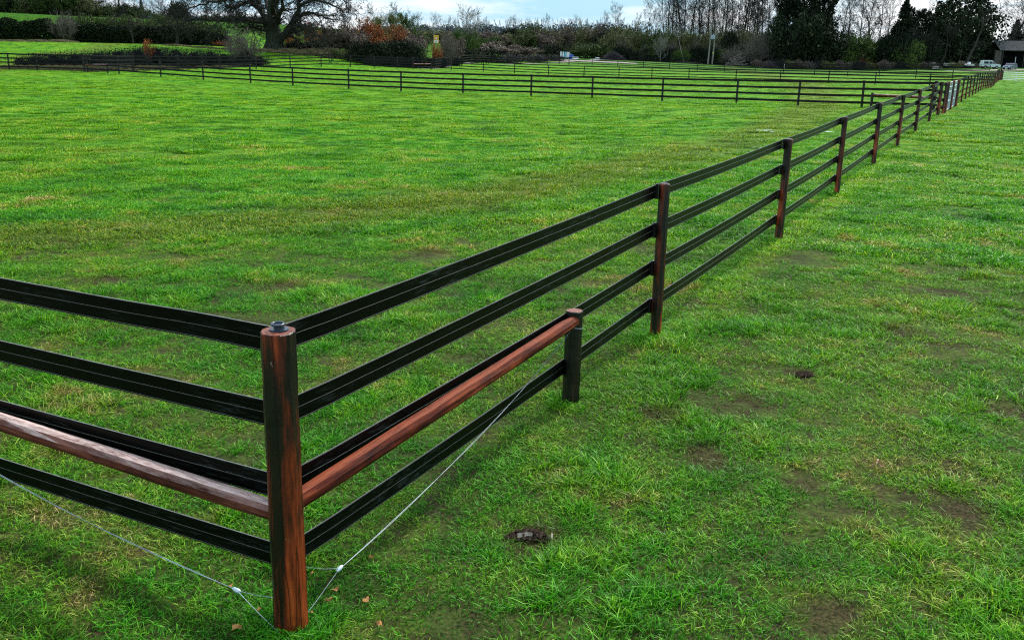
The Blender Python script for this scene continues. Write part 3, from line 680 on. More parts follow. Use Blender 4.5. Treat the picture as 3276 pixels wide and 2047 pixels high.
# ------------------------------------------------------------------ trees and shrubs
def grow(P, seed):
    q = np.random.default_rng(seed); out = [[] for _ in range(len(P['n'])+1)]
    def rec(p, d, L, r, lv):
        ns = P['seg'][min(lv, len(P['seg'])-1)]; pts = [p.copy()]; rad = [r]; dirs = []
        for k in range(ns):
            d = d + q.normal(0, P['wob'][min(lv, len(P['wob'])-1)], 3); d[2] += P['trop'][min(lv, len(P['trop'])-1)]; d /= np.linalg.norm(d)
            p = p + d*L/ns; pts.append(p.copy()); rad.append(max(P['rmin'], r*(1-P['taper']*(k+1)/ns))); dirs.append(d.copy())
        out[lv].append((np.array(pts), np.array(rad)))
        if lv >= len(P['n']): return
        n = P['n'][lv]; t0 = P['t0'][lv]
        for k in range(n):
            t = t0 + (1-t0)*((k+q.uniform(.1,.9))/n); f = t*ns; i = min(int(f), ns-1); u = f-i
            bp = pts[i]*(1-u)+pts[i+1]*u; br = rad[i]*(1-u)+rad[i+1]*u; dd = dirs[i]
            a = P['ang'][lv]*(1+q.normal(0,.22)); a *= (1 - P.get('close', .35)*t) if lv == 0 else 1
            s = np.cross(dd, q.normal(0,1,3)); s /= np.linalg.norm(s)+1e-9
            if lv == 0: az = k*2.399+q.normal(0,.4); s = np.array([math.cos(az), math.sin(az), 0]); s -= dd*np.dot(s,dd); s /= np.linalg.norm(s)
            nd_ = dd*math.cos(a)+s*math.sin(a)
            sh = P['shape'](t) if lv == 0 else (1-.45*t)
            rec(bp, nd_, L*P['lr'][lv]*sh*q.uniform(.75,1.2), min(br*.75, br*P['rr'][lv]*q.uniform(.8,1.1)), lv+1)
    for (p, d, L, r) in P['stems']: rec(np.array(p, float), np.array(d, float)/np.linalg.norm(d), L, r, 0)
    return out
def tree_meshes(P, seed, bark, leaf=None, leaf_n=0, leaf_s=.35):
    out = grow(P, seed); t = MB(); c = MB()
    for pts, rad in out[0]: t.tube(pts, rad, 9)
    for lv, L in enumerate(out[1:], 1):
        for pts, rad in L: c.tube(pts, rad, 5 if lv == 1 else 3, 0, cap=False)
    mats = [BM[bark]]
    if leaf:
        q = np.random.default_rng(seed+1); base = np.concatenate([p for L in out[1:] for p, _ in L]); base = base[q.integers(0, len(base), leaf_n)] + q.normal(0, .3, (leaf_n,3))
        quads(c, base, leaf_s, q, 1); mats.append(LM[leaf])
    return t.mesh('trunk', BM[bark], True), c.mesh('crown', mats)
def quads(mb, ctr, size, q, mi=0, aspect=1., upw=0.):
    n = len(ctr); a = q.normal(0,1,(n,3)); a[:,2] += upw*2; a /= np.linalg.norm(a,axis=1)[:,None]; b = np.cross(a, q.normal(0,1,(n,3))); b /= np.linalg.norm(b,axis=1)[:,None]
    s = size*q.uniform(.5,1.4,(n,1)); A, B = a*s*aspect, b*s
    if aspect > 4: V = np.stack([ctr-A*.5-B*.5, ctr-A*.5+B*.5, ctr+A*.5+B*.15, ctr+A*.5-B*.15], 1)
    else: V = np.stack([ctr-A*.5, ctr-B*.35+A*.1, ctr+A*.5, ctr+B*.35-A*.05], 1)
    mb.add(V.reshape(-1,3), np.arange(n*4).reshape(-1,4), mi)
tall = lambda t: .55+.6*t-.75*t*t
rnd = lambda t: 1.15*math.sin(math.pi*min(1,.15+.85*t))**.6
def PT(H, r, n, lr, ang, wob=(.05,.13,.2,.25), trop=(.01,.1,.08,.04), shape=tall, t0=(.25,.2,.15,.1), seg=(9,6,4,3), rr=(.42,.5,.55,.6), rmin=.014, taper=.88, stems=None, close=.35):
    return dict(stems=stems or [((0,0,-.3),(0,0,1),H,r)], n=n, lr=lr, ang=ang, wob=wob, trop=trop, shape=shape, t0=t0, seg=seg, rr=rr, rmin=rmin, taper=taper, close=close)
PROTO = {}
def proto(key, fn): 
    if key not in PROTO: PROTO[key] = fn()
    return PROTO[key]
for k in range(5):
    PROTO['ash%d'%k] = tree_meshes(PT(20, .2+.02*k, (20,7,5,3), (.42,.55,.5,.5), (.75,.65,.6,.6), shape=lambda t: .45+.9*t-1.0*t*t, t0=(.2,.2,.2,.1), rmin=.018, close=.2), 200+k, 'mid')
for k in range(3):
    PROTO['spread%d'%k] = tree_meshes(PT(13, .34, (12,7,5,4), (.62,.5,.5,.5), (1.15,.7,.6,.6), trop=(.02,.12,.06,.03), shape=rnd, t0=(.14,.2,.15,.1), wob=(.08,.2,.25,.3), rmin=.014), 300+k, 'dark')
PROTO['pale_round'] = tree_meshes(PT(10, .22, (18,7,5,4), (.56,.5,.5,.5), (.8,.6,.5,.5), trop=(.02,.14,.1,.08), shape=rnd, t0=(.12,.2,.15,.1), rmin=.016), 320, 'pale')
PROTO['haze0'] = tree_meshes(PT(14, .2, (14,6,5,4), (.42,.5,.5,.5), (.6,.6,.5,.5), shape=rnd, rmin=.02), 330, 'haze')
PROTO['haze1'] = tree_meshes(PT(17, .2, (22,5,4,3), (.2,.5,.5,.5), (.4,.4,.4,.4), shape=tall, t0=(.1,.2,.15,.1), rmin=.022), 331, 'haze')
PROTO['ivytree'] = tree_meshes(PT(19, .3, (14,6,4), (.42,.5,.5), (.85,.7,.6), shape=rnd, rmin=.02), 340, 'dark', 'ivy', 17000, .4)
PROTO['greentree'] = tree_meshes(PT(13, .25, (14,6,4), (.5,.5,.5), (.9,.7,.6), shape=rnd, t0=(.02,.2,.1), rmin=.02), 345, 'dark', 'green', 13000, .3)
PROTO['olivetree'] = tree_meshes(PT(11, .2, (16,6,5), (.5,.5,.5), (.7,.6,.6), shape=rnd, t0=(.08,.2,.1), rmin=.018), 346, 'mid', 'olive', 11000, .2)
def conifer(H, W, n, leaf, seed, layers=16, droop=-.15):
    q = np.random.default_rng(seed); t = MB(); c = MB(); t.tube([(0,0,-.3),(.1,0,H*.5),(0,0,H)], [H*.022, H*.014, .03], 8)
    for k in range(layers):
        f = (k+.5)/layers; z = H*(.06+.93*f); w = W*(1-f)**.75*q.uniform(.75,1.15)+.3
        m = int(7+6*(1-f))
        for j in range(m):
            a = q.uniform(0,6.28); L = w*q.uniform(.65,1.1); e = np.array([math.cos(a)*L, math.sin(a)*L, droop*L+.1*L*q.normal()])
            o_ = np.array([0,0,z]); c.tube([o_, o_+e*.5+np.array([0,0,.05*L]), o_+e], [.05,.035,.015], 3, 0, False)
            nn = int(n*L/W); u = q.uniform(.15,1.05,(nn,1))**.8; P = o_+u*e+q.normal(0,1,(nn,3))*np.array([.5,.5,.45])*(.35+.25*L)*.7
            quads(c, P, .5, q, 1)
    return t.mesh('trunk', BM['dark'], True), c.mesh('crown', [BM['dark'], LM[leaf]])
PROTO['conifer'] = conifer(17, 5.2, 150, 'ivy', 5, 26)
PROTO['fir'] = conifer(14, 1.5, 60, 'haze', 6, 20, -.05)
PROTO['cedar'] = conifer(15, 7.5, 105, 'dkgreen', 8, 18, -.02)
def shrub_mesh(seed, leaf, n, size, blobs, twig=0, aspect=1., bark='mid', tw=.35, upw=.7, hollow=.55):
    """dome of leaves and twigs, unit size: radius 1, height 1"""
    q = np.random.default_rng(seed); c = MB(); mats = [LM[leaf], BM[bark]]
    ctrs = []
    for _ in range(blobs):
        a, r_ = q.uniform(0,6.28), math.sqrt(q.uniform(0,1))*.72; h = q.uniform(.25,.8)*(1-.35*r_); ctrs.append((r_*math.cos(a), r_*math.sin(a), h, q.uniform(.2,.42)))
    per = n//blobs
    for (x,y,z,s) in ctrs:
        d = q.normal(0,1,(per,3)); d /= np.linalg.norm(d,axis=1)[:,None]; rr = s*(q.uniform(0,1,(per,1))**.45)
        P = np.array([x,y,z]) + d*rr*np.array([1.1,1.1,.8]); P[:,2] = np.abs(P[:,2]); quads(c, P, size, q, 0, aspect, upw)
    m = n//5; P = q.uniform(-1,1,(m,3))*np.array([.85,.85,.0]); P = P[np.hypot(P[:,0],P[:,1]) < .92]; P[:,2] = q.uniform(0,.45,len(P)); quads(c, P, size, q, 0, aspect, upw)
    for _ in range(twig):
        a = q.uniform(0,6.28); r_ = q.uniform(0,.45); p = np.array([r_*math.cos(a), r_*math.sin(a), 0]); d = np.array([math.cos(a)*q.uniform(.1,.8), math.sin(a)*q.uniform(.1,.8), 1.]); L = q.uniform(.6,1.15)
        pts = [p]
        for k in range(4): d = d + q.normal(0,.18,3); pts.append(pts[-1] + d/np.linalg.norm(d)*L/4)
        c.tube(pts, np.linspace(.016,.005,5)*tw/.35, 3, 1, False)
    return c, mats
SH = {}
def unit(me):
    n = len(me.vertices); a = np.empty(n*3); me.vertices.foreach_get('co', a); a = a.reshape(-1,3)
    a[:,2] /= np.percentile(a[:,2], 98.5); r_ = np.percentile(np.hypot(a[:,0], a[:,1]), 96); a[:,:2] /= r_
    me.vertices.foreach_set('co', a.ravel()); me.update(); return me
def shrub_proto(key, *a, **k):
    c, m = shrub_mesh(*a, **k); SH[key] = unit(c.mesh('foliage', m))
def twig_proto(key, seed, bark, leaf=None, n=0, size=.05, stems=16, spread=.55, rmin=.0035, levels=(8,5,4), aspect=1.):
    """bush of many real stems and twigs, radius 1, height 1"""
    q = np.random.default_rng(seed); c = MB()
    P = PT(1, .02, levels, (.6,.55,.5), (.6,.55,.5), wob=(.12,.16,.2), trop=(.06,.06,.03), seg=(5,3,2,2), rmin=rmin, shape=lambda t: 1., t0=(.15,.15,.1))
    P['stems'] = []
    for _ in range(stems):
        a = q.uniform(0,6.28); r_ = q.uniform(0,.25); o = q.uniform(.1,1)*spread; P['stems'].append(((r_*math.cos(a), r_*math.sin(a), -.02), (math.cos(a)*o, math.sin(a)*o, 1), q.uniform(.5,.85), .014))
    base = []
    for lv, L in enumerate(grow(P, seed)):
        for p_, rr_ in L: c.tube(p_, rr_, 3, 0, False); base.append(p_)
    mats = [BM[bark]]
    if leaf:
        base = np.concatenate(base[stems:]); base = base[q.integers(0, len(base), n)] + q.normal(0, .04, (n,3)); quads(c, base, size, q, 1, aspect, .3); mats.append(LM[leaf])
    SH[key] = unit(c.mesh('foliage', mats))
shrub_proto('dark', 1, 'ivy', 7500, .064, 26, 40); twig_proto('dark2', 2, 'dark', 'dkgreen', 7500, .064, 14, .6)
shrub_proto('hedge', 3, 'hedge', 5200, .06, 26, 30, .8); shrub_proto('green', 4, 'green', 7500, .05, 26, 60); twig_proto('green2', 14, 'dark', 'green', 7500, .045, 14, .6)
twig_proto('olive', 5, 'mid', 'olive', 6500, .04, 16, .6, aspect=2.5); twig_proto('olive2', 15, 'mid', 'olive', 6500, .035, 12, .8, aspect=1.5)
twig_proto('brown', 6, 'brown', 'brown', 6500, .04, 16, .7, aspect=3.); twig_proto('red', 7, 'mid', 'red', 4200, .045, 12, .6)
twig_proto('grey', 8, 'grey', None, 0, stems=26, spread=.95, rmin=.0028, levels=(9,5,3)); shrub_proto('haze', 9, 'haze', 3400, .08, 22, 60)
shrub_proto('bramble', 10, 'bramble', 5200, .06, 28, 160, 1., 'mid', .2); shrub_proto('straw', 11, 'straw', 4200, .035, 24, 0, 6., upw=1.6)
def shrub(kind, x, Y, ytop, wpx, label, cat='shrub', group=None, name='shrub', dz=-.1, ry=1., rz=None):
    """x: photo column, Y: depth, ytop: photo row of its top, wpx: its width in photo pixels"""
    g = G(x, Y); h = max(.3, hgt(x, ytop, Y, g)-dz); w = wpx/2*Y/FP
    t = thing(name, label, cat, (g.x, g.y, g.z+dz), 0, group)
    o = link('foliage', SH[kind], t); o.scale = (w, w*ry, h); o.rotation_euler = (0,0, rng.uniform(0,6.28) if rz is None else rz)
    # a round-off for the unequal scale: turn first, then scale
    if ry != 1: o.rotation_euler = (0,0,0)
    return t
def tree(kind, x, Y, label, H=None, ytop=None, group=None, name='bare_tree', cat='tree', ws=1., rz=None, lean=0, dz=0):
    tm, cm = PROTO[kind]; g = G(x, Y)
    h0 = max(v.co.z for v in tm.vertices) if kind not in _hc else _hc[kind]
    if kind not in _hc:
        n = len(cm.vertices); a = np.empty(n*3); cm.vertices.foreach_get('co', a); h0 = max(h0, np.percentile(a[2::3], 99.5)); _hc[kind] = h0
    h = H if H else hgt(x, ytop, Y, g)
    s = h/h0
    t = thing(name, label, cat, (g.x, g.y, g.z+dz), rng.uniform(0,6.28) if rz is None else rz, group); t.scale = (s*ws, s*ws, s)
    if lean: t.rotation_euler = (0, R(lean), 0)
    link('trunk', tm, t); link('crown', cm, t); return t
_hc = {}
def jit(v, a): return v + rng.uniform(-a, a)

# the old oak, built limb by limb
def oak():
    g = G(875, 135); q = np.random.default_rng(77)
    t = thing('oak_tree', 'huge old bare spreading oak with thick mossy trunk in the left field', 'tree', g)
    tm = MB(); s = 135/FP
    def pt(x, y, dy=0): X, Y, Z = at(x, y, 135+dy); return np.array([X-g.x, Y-g.y, Z-g.z])
    # trunk with flared root and its main limbs, in photo columns and rows
    tm.tube([pt(876,172), pt(876,163), pt(875,150), pt(874,120), pt(872,80), pt(874,40), pt(872,0), pt(868,-60)], [1.75,1.35,1.0,1.02,.9,.75,.62,.35], 14)
    for k in range(7):
        a = k*.9; tm.tube([np.array([1.5*math.cos(a),1.5*math.sin(a),-.3]), np.array([1.0*math.cos(a),1.0*math.sin(a),.5]), np.array([.6*math.cos(a),.6*math.sin(a),1.8])], [.35,.35,.2], 6)
    tm.build('trunk', BM['oak'], t, smooth=True)
    limbs = [([ (878,135),(905,115),(935,80),(950,45),(955,10),(970,-40)], .62, 0), ([(872,95),(850,70),(835,40),(832,0),(825,-50)], .5, 2), ([(872,90),(890,55),(905,20),(915,-30)], .45, -3),
             ([(868,85),(840,72),(790,62),(740,58),(700,70)], .34, -2), ([(835,30),(800,8),(765,20),(740,30),(720,15)], .33, 1), ([(832,10),(790,-15),(730,-5),(690,8),(660,5)], .3, -3),
             ([(935,78),(970,85),(1000,105),(1040,125)], .27, -3), ([(948,55),(985,42),(1030,50),(1070,70)], .26, 2), ([(955,20),(1000,0),(1050,12),(1095,35)], .26, -2), ([(960,0),(1010,-30),(1070,-15),(1110,10)], .24, 3),
             ([(878,60),(870,20),(880,-30),(870,-80)], .4, -5), ([(872,75),(860,40),(850,-10),(840,-60)], .35, 6), ([(870,100),(845,98),(810,85),(780,95),(755,110)], .22, 4), ([(905,110),(935,115),(965,100),(990,120)], .2, 5),
             ([(825,-20),(780,-50),(720,-45),(650,-30),(590,-5)], .3, 0), ([(965,-30),(1020,-60),(1080,-50),(1120,-20)], .28, 0), ([(700,70),(660,60),(620,62),(580,75)], .16, 0), ([(690,8),(640,15),(600,30),(560,50)], .15, -1)]
    c = MB(); P = PT(1, .1, (6,4,4), (.5,.5,.5), (.75,.7,.65), wob=(.22,.25,.3), trop=(-.03,-.01,0.,0), seg=(5,4,3,2), rr=(.6,.6,.6), rmin=.018, shape=lambda t: 1., t0=(.05,.05,.05))
    for L, r_, dy in limbs:
        pts = np.array([pt(x, y, dy*(k/max(1,len(L)-1))*2.2) for k, (x, y) in enumerate(L)])
        # refine the limb so that it is crooked
        fine = []
        for a, b in zip(pts[:-1], pts[1:]):
            for u in (0, .33, .66): fine.append(a*(1-u)+b*u+q.normal(0,.12,3)*(u > 0))
        fine.append(pts[-1]); fine = np.array(fine); rad = np.linspace(r_, r_*.3, len(fine)); c.tube(fine, rad, 7)
        for k in range(2, len(fine)):
            for _ in range(1 + (k % 3 > 0)):
                d = q.normal(0,1,3); tg = fine[k]-fine[k-1]; tg /= np.linalg.norm(tg); d = d*.8 + tg*.9; d[2] -= .1; d /= np.linalg.norm(d)
                P['stems'] = [(fine[k], d, q.uniform(1.8,4.2), rad[k]*.4)]
                for lv, LL in enumerate(grow(P, int(q.integers(1e6)))):
                    for p_, rr_ in LL: c.tube(p_, np.maximum(rr_, .013), 4 if lv == 0 else 3, 0, False)
    c.build('crown', BM['dark'], t)
oak()

# left: clipped hedge with bare trees in it, hill wood behind
def hedge(label, cols, Y, n=9000, leaf='hedge', depth=1.6):
    """cols: (photo x, photo y of the top)"""
    q = np.random.default_rng(len(cols)*7+int(Y)); g0 = G(cols[0][0], Y); t = thing('hedge', label, 'hedge', g0); c = MB()
    for (xa, ya), (xb, yb) in zip(cols[:-1], cols[1:]):
        m = int(n*(xb-xa)/(cols[-1][0]-cols[0][0])); u = q.uniform(0,1,m)
        A, B = G(xa, Y), G(xb, Y); ha, hb = hgt(xa, ya, Y, A), hgt(xb, yb, Y, B)
        x = A.x+(B.x-A.x)*u; z0 = A.z+(B.z-A.z)*u; h = ha+(hb-ha)*u
        h = h*np.array([1+.1*noise.noise(Vector((xx*.5, Y, 0)))+.06*noise.noise(Vector((xx*1.7, Y, 5))) for xx in x])
        v = q.uniform(0,1,m)**1.05; wd = depth*(1-.5*v**3)
        P = np.stack([x, Y + wd*q.uniform(-1,1,m), z0 + h*v], 1) - np.array(g0); quads(c, P, .27, q, 0, .9)
    c.build('foliage', LM[leaf], t); return t
hedge('tall clipped black green hedge at the left edge below the green hill', [(-120,62),(0,66),(40,60),(80,72),(110,66),(160,60),(178,78),(245,84)], 150, 24000)
hedge('lower dark hedge line running right towards the old oak', [(235,84),(300,78),(380,84),(460,86),(540,84),(620,92),(700,108),(740,118)], 151, 27000, 'hedge')
for x, yt, w, lab in ((250,56,120,'mossy green bush on the hedge behind the grey bare shrub'), (330,62,110,'mossy green bush rising from the hedge left of the small fan tree'), (480,72,120,'green bush in the hedge between two bare trees'), (620,80,130,'green bush in the hedge left of the oak'), (690,92,90,'dark green bush beside the oak branches')):
    shrub('green' if x != 620 else 'green2', x, 156, yt, w, lab)
shrub('grey', 215, 149, 44, 90, 'grey bare shrub sticking up from the dark hedge')
tree('spread0', 430, 147, 'small bare tree with fanned limbs standing in the dark hedge', ytop=-20, ws=1.05)
tree('spread1', 568, 146, 'taller bare tree in the hedge between the small fan tree and the oak', ytop=-110, ws=1.)
tree('spread2', 720, 170, 'bare tree half hidden behind the left boughs of the oak', ytop=20)
shrub('red', 715, 149, 133, 60, 'low russet bush at the end of the hedge', ry=.6)
for i in range(11):
    x = 262+i*42; shrub(('green','green2','olive2')[i % 3], x, 157+rng.uniform(0,2), 58+max(0,(x-520)*.14)+rng.uniform(-5,6), 88, 'mossy green growth rising above the long dark hedge', 'hedge growth', 'green growth above the long hedge', 'hedge_shrub')
for x, k, yt in ((285,'ivytree',-50),(300,'ash1',-40),(325,'spread1',-30),(352,'spread0',-40),(385,'ash2',-50),(410,'ash3',-30),(445,'spread2',-30),(480,'spread1',-20),(520,'ash0',-20),(545,'spread2',-25),(610,'spread0',-10),(660,'ash2',5)): tree(k, x, 353, 'dark bare tree on the skyline above the long hedge', ytop=yt, ws=1.15, group='dark bare trees above the long hedge', name='hill_tree')
# pale wire fence seen under the hedge
b = MB(); gA, gB = G(150, 151.6), G(620, 151.6); t = thing('wire_fence', 'thin pale rail fence showing under the dark hedge', 'fence', gA)
for k in range(34):
    u = k/33; x = gA.x+(gB.x-gA.x)*u; z = tz(x, 151.6)-gA.z; p = MB(); p.box((x-gA.x, 0, z+.5), (.09,.09,1.1)); p.build('post', BM['pale'], t)
for zz in (.55, .9):
    b = MB(); b.tube([(gA.x+(gB.x-gA.x)*k/20-gA.x, -.06, tz(gA.x+(gB.x-gA.x)*k/20, 151.6)-gA.z+zz) for k in range(21)], .03, 4); b.build('rail', BM['pale'], t)
# hill wood
for i, (x, kind, yt, lab) in enumerate([(-60,'greentree',-120,'dense olive green tree at the left edge on the hill crest'), (15,'greentree',-130,'big dense green tree on the hill crest, first from the left'), (52,'olivetree',-60,'olive twiggy tree beside the big green one on the hill'),
      (88,'ivytree',-110,'ivy clad tree with gaps of sky on the hill crest'), (118,'ash1',-90,'bare leaning tree among ivy trees on the hill crest'), (150,'cedar',-60,'layered dark tree on the hill crest'),
      (195,'greentree',-100,'round green tree over the grey shrub on the hill'), (240,'greentree',-120,'tall green tree on the hill left of the dark pine'), (268,'olivetree',-70,'olive tree at the right end of the green hill trees'),
      (305,'ivytree',-60,'grey dark pine shaped tree on the hill'), (345,'ash0',-50,'thin bare tree on the hill right of the dark pine'), (372,'spread0',-20,'wide bare tree on the hill before the narrow fir')]):
    tree(kind, x, 352+rng.uniform(-3,12), lab, ytop=yt, name='hill_tree')
tree('fir', 395, 360, 'narrow grey fir like a tower on the hill skyline, left one', ytop=0, name='fir_tree'); tree('fir', 465, 365, 'narrow grey fir on the hill skyline, right one', ytop=-8, name='fir_tree')
for x, yt, k in ((440,10,'spread1'),(500,-10,'spread2'),(530,0,'ash2')): tree(k, x, 375, 'bare tree among the grey firs on the hill skyline', ytop=yt, group='bare trees on the left skyline', name='hill_tree')
shrub('dark', 582, 300, 12, 62, 'round dark evergreen on the skyline behind the tall hedge tree', dz=-.5)
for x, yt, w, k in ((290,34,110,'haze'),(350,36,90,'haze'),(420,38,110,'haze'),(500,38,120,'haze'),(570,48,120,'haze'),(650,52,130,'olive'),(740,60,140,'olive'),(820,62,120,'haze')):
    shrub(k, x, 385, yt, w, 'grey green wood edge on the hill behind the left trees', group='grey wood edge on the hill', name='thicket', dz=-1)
for i in range(19):
    x = -70+i*29; shrub(('green','green2','olive2','green2','dark2')[i % 5] if x < 290 else ('green2','olive2','dark2')[i % 3], x, 349+rng.uniform(0,3), rng.uniform(-25,12) if x < 290 else rng.uniform(14,36), 95, 'dense wood edge along the crest of the green hill', 'thicket', 'wood edge along the hill crest', 'thicket', dz=-.8)
for x, yt in ((-40,-60),(35,-60),(170,-50),(225,-60),(255,-40)): tree('greentree', x, 347, 'dense ivy green tree on the crest of the green hill', ytop=yt, ws=1.15, group='dense green trees of the hill crest', name='hill_tree')
for i in range(9):
    x = 520+i*42; shrub(('haze','olive2','dark2')[i % 3], x, 352, rng.uniform(48,62), 90, 'low dark thicket along the hill behind the oak', 'thicket', 'thickets on the hill behind the oak', 'thicket', dz=-.8)
# bush, brambles and straw bank behind the left fence
shrub('grey', 785, 111, 98, 120, 'pale bare bush with a dark base just behind the fence, left of the oak')
shrub('dark', 790, 111.5, 165, 60, 'dark undergrowth at the foot of the pale bare bush')
for i, (x, yt, w, Y) in enumerate([(90,190,90,88),(150,182,110,88.5),(215,180,120,89),(290,178,120,92),(355,172,120,95),(420,168,120,97),(478,162,120,99),(540,166,120,101),(600,176,110,103),(655,172,100,105),(700,180,90,107),(750,186,100,109),(815,188,90,111)]):
    shrub('bramble', x, Y, yt-7, w*1.05, 'low dark bramble mound behind the left part of the far fence', 'brambles', 'bramble mounds behind the far left fence', 'bramble_mound', ry=.5)
shrub('red', 477, 98.5, 132, 42, 'small russet sapling above the dark brambles')
for i in range(0):
    x = 60+i*62+rng.uniform(-15,15); Y = 87+i*1.9 if i else 86; shrub('straw', x, Y, G_row-0 if False else hor(x)+ (228-hor(x))*.86, 95, 'pale dead grass at the foot of the brambles', 'dead grass', 'pale dead grass clumps along the far left fence', 'dead_grass_clump', ry=.3)
for i in range(30):
    x = 10+i*27+rng.uniform(-6,6); Y = 82+max(0,(x-271))*.048+ (2.5 if x > 271 else 3.5); shrub('straw', x, Y, hor(x)+(228-hor(x))*.84, 60, 'pale dead grass at the foot of the brambles', 'dead grass', 'pale dead grass clumps along the far left fence', 'dead_grass_clump', ry=.3)
for x in (0,60,130,200): shrub('straw', x, 144, 128, 110, 'pale dead grass along the bottom of the tall hedge', 'dead grass', 'dead grass under the hedge', 'dead_grass_clump', ry=.3)
for x in (560,640,720,800,850,930,1000,1060): shrub('straw', x, 133+abs(x-875)*.02, 157, 110, 'pale dead grass round the foot of the old oak', 'dead grass', 'dead grass round the oak', 'dead_grass_clump', ry=.35)
# right of the oak
for a in [('dark',940,142,138,90,'dark bramble bush just right of the oak trunk'), ('dark2',1010,141,132,110,'second dark bramble bush right of the oak'), ('red',935,150,112,60,'russet bracken between the oak trunk and its right boughs'),
          ('red',1005,158,74,90,'russet beech behind the right boughs of the oak'), ('brown',1070,146,100,110,'brown bare thicket right of the oak'), ('brown',1130,143,96,110,'brown bare thicket below the copper beech'), ('green',1085,138,160,120,'low green bush in front of the brown thicket'),
          ('red',1160,150,62,95,'tallest copper leaved beech in the middle left hedge'), ('red',1195,149,85,90,'copper beech bush joined to the tallest one'), ('red',1262,148,88,100,'copper beech bush right of the olive tree'), ('red',1215,140,125,90,'copper leaves above the dark ivy bank'),
          ('dark',1165,136,138,110,'black green ivy bank, left end'), ('dark2',1230,135,140,120,'black green ivy bank, middle'), ('dark',1290,136,136,120,'black green ivy bank under the copper bush'), ('green2',1335,138,152,90,'sloping right end of the green ivy bank'),
          ('brown',1320,150,112,110,'brown grey thicket left of the yellow sign'), ('olive2',1120,165,90,110,'olive scrub left behind the copper beech'),
          ('red',1396,145.5,146,42,'small copper beech bush under the yellow sign'), ('grey',1432,150,112,60,'grey twiggy bush right of the yellow sign'), ('brown',1445,156,118,80,'brown twiggy thicket right of the yellow sign')]:
    shrub(*a)
for x, kind, yt, Y, ws, lab in [(1205,'olivetree',52,175,1.,'olive green tree above the copper beeches'), (1262,'olivetree',44,178,1.1,'broad olive tree with moss, right of the copper beeches'), (1310,'greentree',46,182,.9,'green ivy covered tree at the left of the sky gap'),
      (1200,'haze0',10,260,1.2,'pale hazy bare tree behind the olive trees, left'), (1275,'haze0',8,262,1.3,'pale hazy bare tree behind the olive trees, right'), (1345,'haze0',38,300,1.2,'low pale hazy tree left of the sign pole'), (1385,'haze0',40,310,1.2,'low pale hazy tree right of the sign pole'),
      (1112,'ash3',15,240,1.,'thin dark bare tree on the skyline right of the oak'), (1092,'ash4',25,245,1.,'second thin dark bare tree on the skyline right of the oak'), (1150,'haze1',40,420,1.,'thin distant poplar left of the hazy trees'), (1170,'haze1',45,430,1.,'second thin distant poplar left of the hazy trees')]:
    tree(kind, x, Y, lab, ytop=yt, ws=ws)
tree('pale_round', 1490, 215, 'rounded pale bare tree alone against the sky in the middle', ytop=15, ws=1.1, name='bare_tree')
shrub('green', 1490, 216, 100, 90, 'dark ivy on the lower half of the rounded pale tree')
for x, yt, k in ((1360,98,'olive2'),(1410,100,'olive'),(1450,108,'brown'),(1530,104,'brown'),(1575,108,'brown'),(1340,118,'green'),(1395,112,'green2'),(1560,120,'green'),(1610,112,'olive'),(1640,98,'dark'),(1665,104,'olive2'),(1705,84,'green2'),(1735,104,'brown'),(1768,92,'olive2'),(1800,100,'brown'),(1830,92,'olive'),(1865,96,'olive2'),(1900,92,'brown'),(1935,96,'green'),(1960,88,'olive2'),(2000,92,'olive')):
    shrub(k, x, jit(285,12), yt, 95, 'winter thicket in the tree line across the middle distance', 'thicket', 'thickets of the middle tree line', 'thicket', dz=-.3)
for i, (x, yt) in enumerate([(1400,62),(1432,50),(1452,56),(1470,48),(1525,60),(1560,54),(1590,66),(1625,52),(1650,48),(1668,60),(1690,58),(1738,44),(1770,58),(1800,60),(1832,48),(1850,62),(1880,60),(1900,66),(1710,56),(1545,70)]):
    tree('haze1' if i % 3 == 0 else 'haze0', x, 400+rng.uniform(-20,60), 'pale hazy bare tree on the distant skyline in the middle', ytop=yt, ws=.85 if i % 3 else .8, group='hazy trees on the distant skyline')
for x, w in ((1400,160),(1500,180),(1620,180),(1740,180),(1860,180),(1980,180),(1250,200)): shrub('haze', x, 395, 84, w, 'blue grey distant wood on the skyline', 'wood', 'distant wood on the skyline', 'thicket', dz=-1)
for x, yt, w, k, Y, lab in [(1470,158,130,'dark',166,'dark hedge bush behind the fork of the fences'), (1540,160,110,'dark2',170,'dark hedge bush with a flat top left of the brambles'), (1610,150,120,'brown',230,'brown purple thicket mid field'), (1660,150,110,'brown',232,'second brown purple thicket mid field'), (1560,140,130,'brown',236,'wide brown thicket below the rounded pale tree'),
       (1600,176,140,'bramble',190,'bramble belt left of the striped boards, left end'), (1680,178,150,'bramble',200,'bramble belt left of the striped boards, middle'), (1745,176,120,'bramble',210,'bramble belt beside the striped boards'),
       (1765,146,120,'dark',262,'dark evergreen bush behind the striped boards'), (1820,150,110,'green',264,'green bush right behind the striped boards'), (1880,142,120,'green2',262,'green bush behind the white troughs'), (1930,144,110,'dark2',266,'dark bush behind the brush heap')]:
    shrub(k, x, Y, yt, w, lab)
tree('ash3', 1822, 272, 'slim white trunked birch in the middle tree line', ytop=60, ws=.7, name='birch_tree'); tree('ash4', 1752, 274, 'second slim pale trunk in the middle tree line', ytop=80, ws=.7, name='birch_tree')
for i in range(22):
    x = 2430+i*33+rng.uniform(-8,8); shrub(('brown','grey','bramble','olive')[i % 4], x, 251+rng.uniform(-1,2), 197+i*.35+rng.uniform(-5,3), 42, 'low grey brown scrub at the foot of the right hand wood', 'scrub', 'low scrub behind the farthest fence', 'scrub', ry=.6)
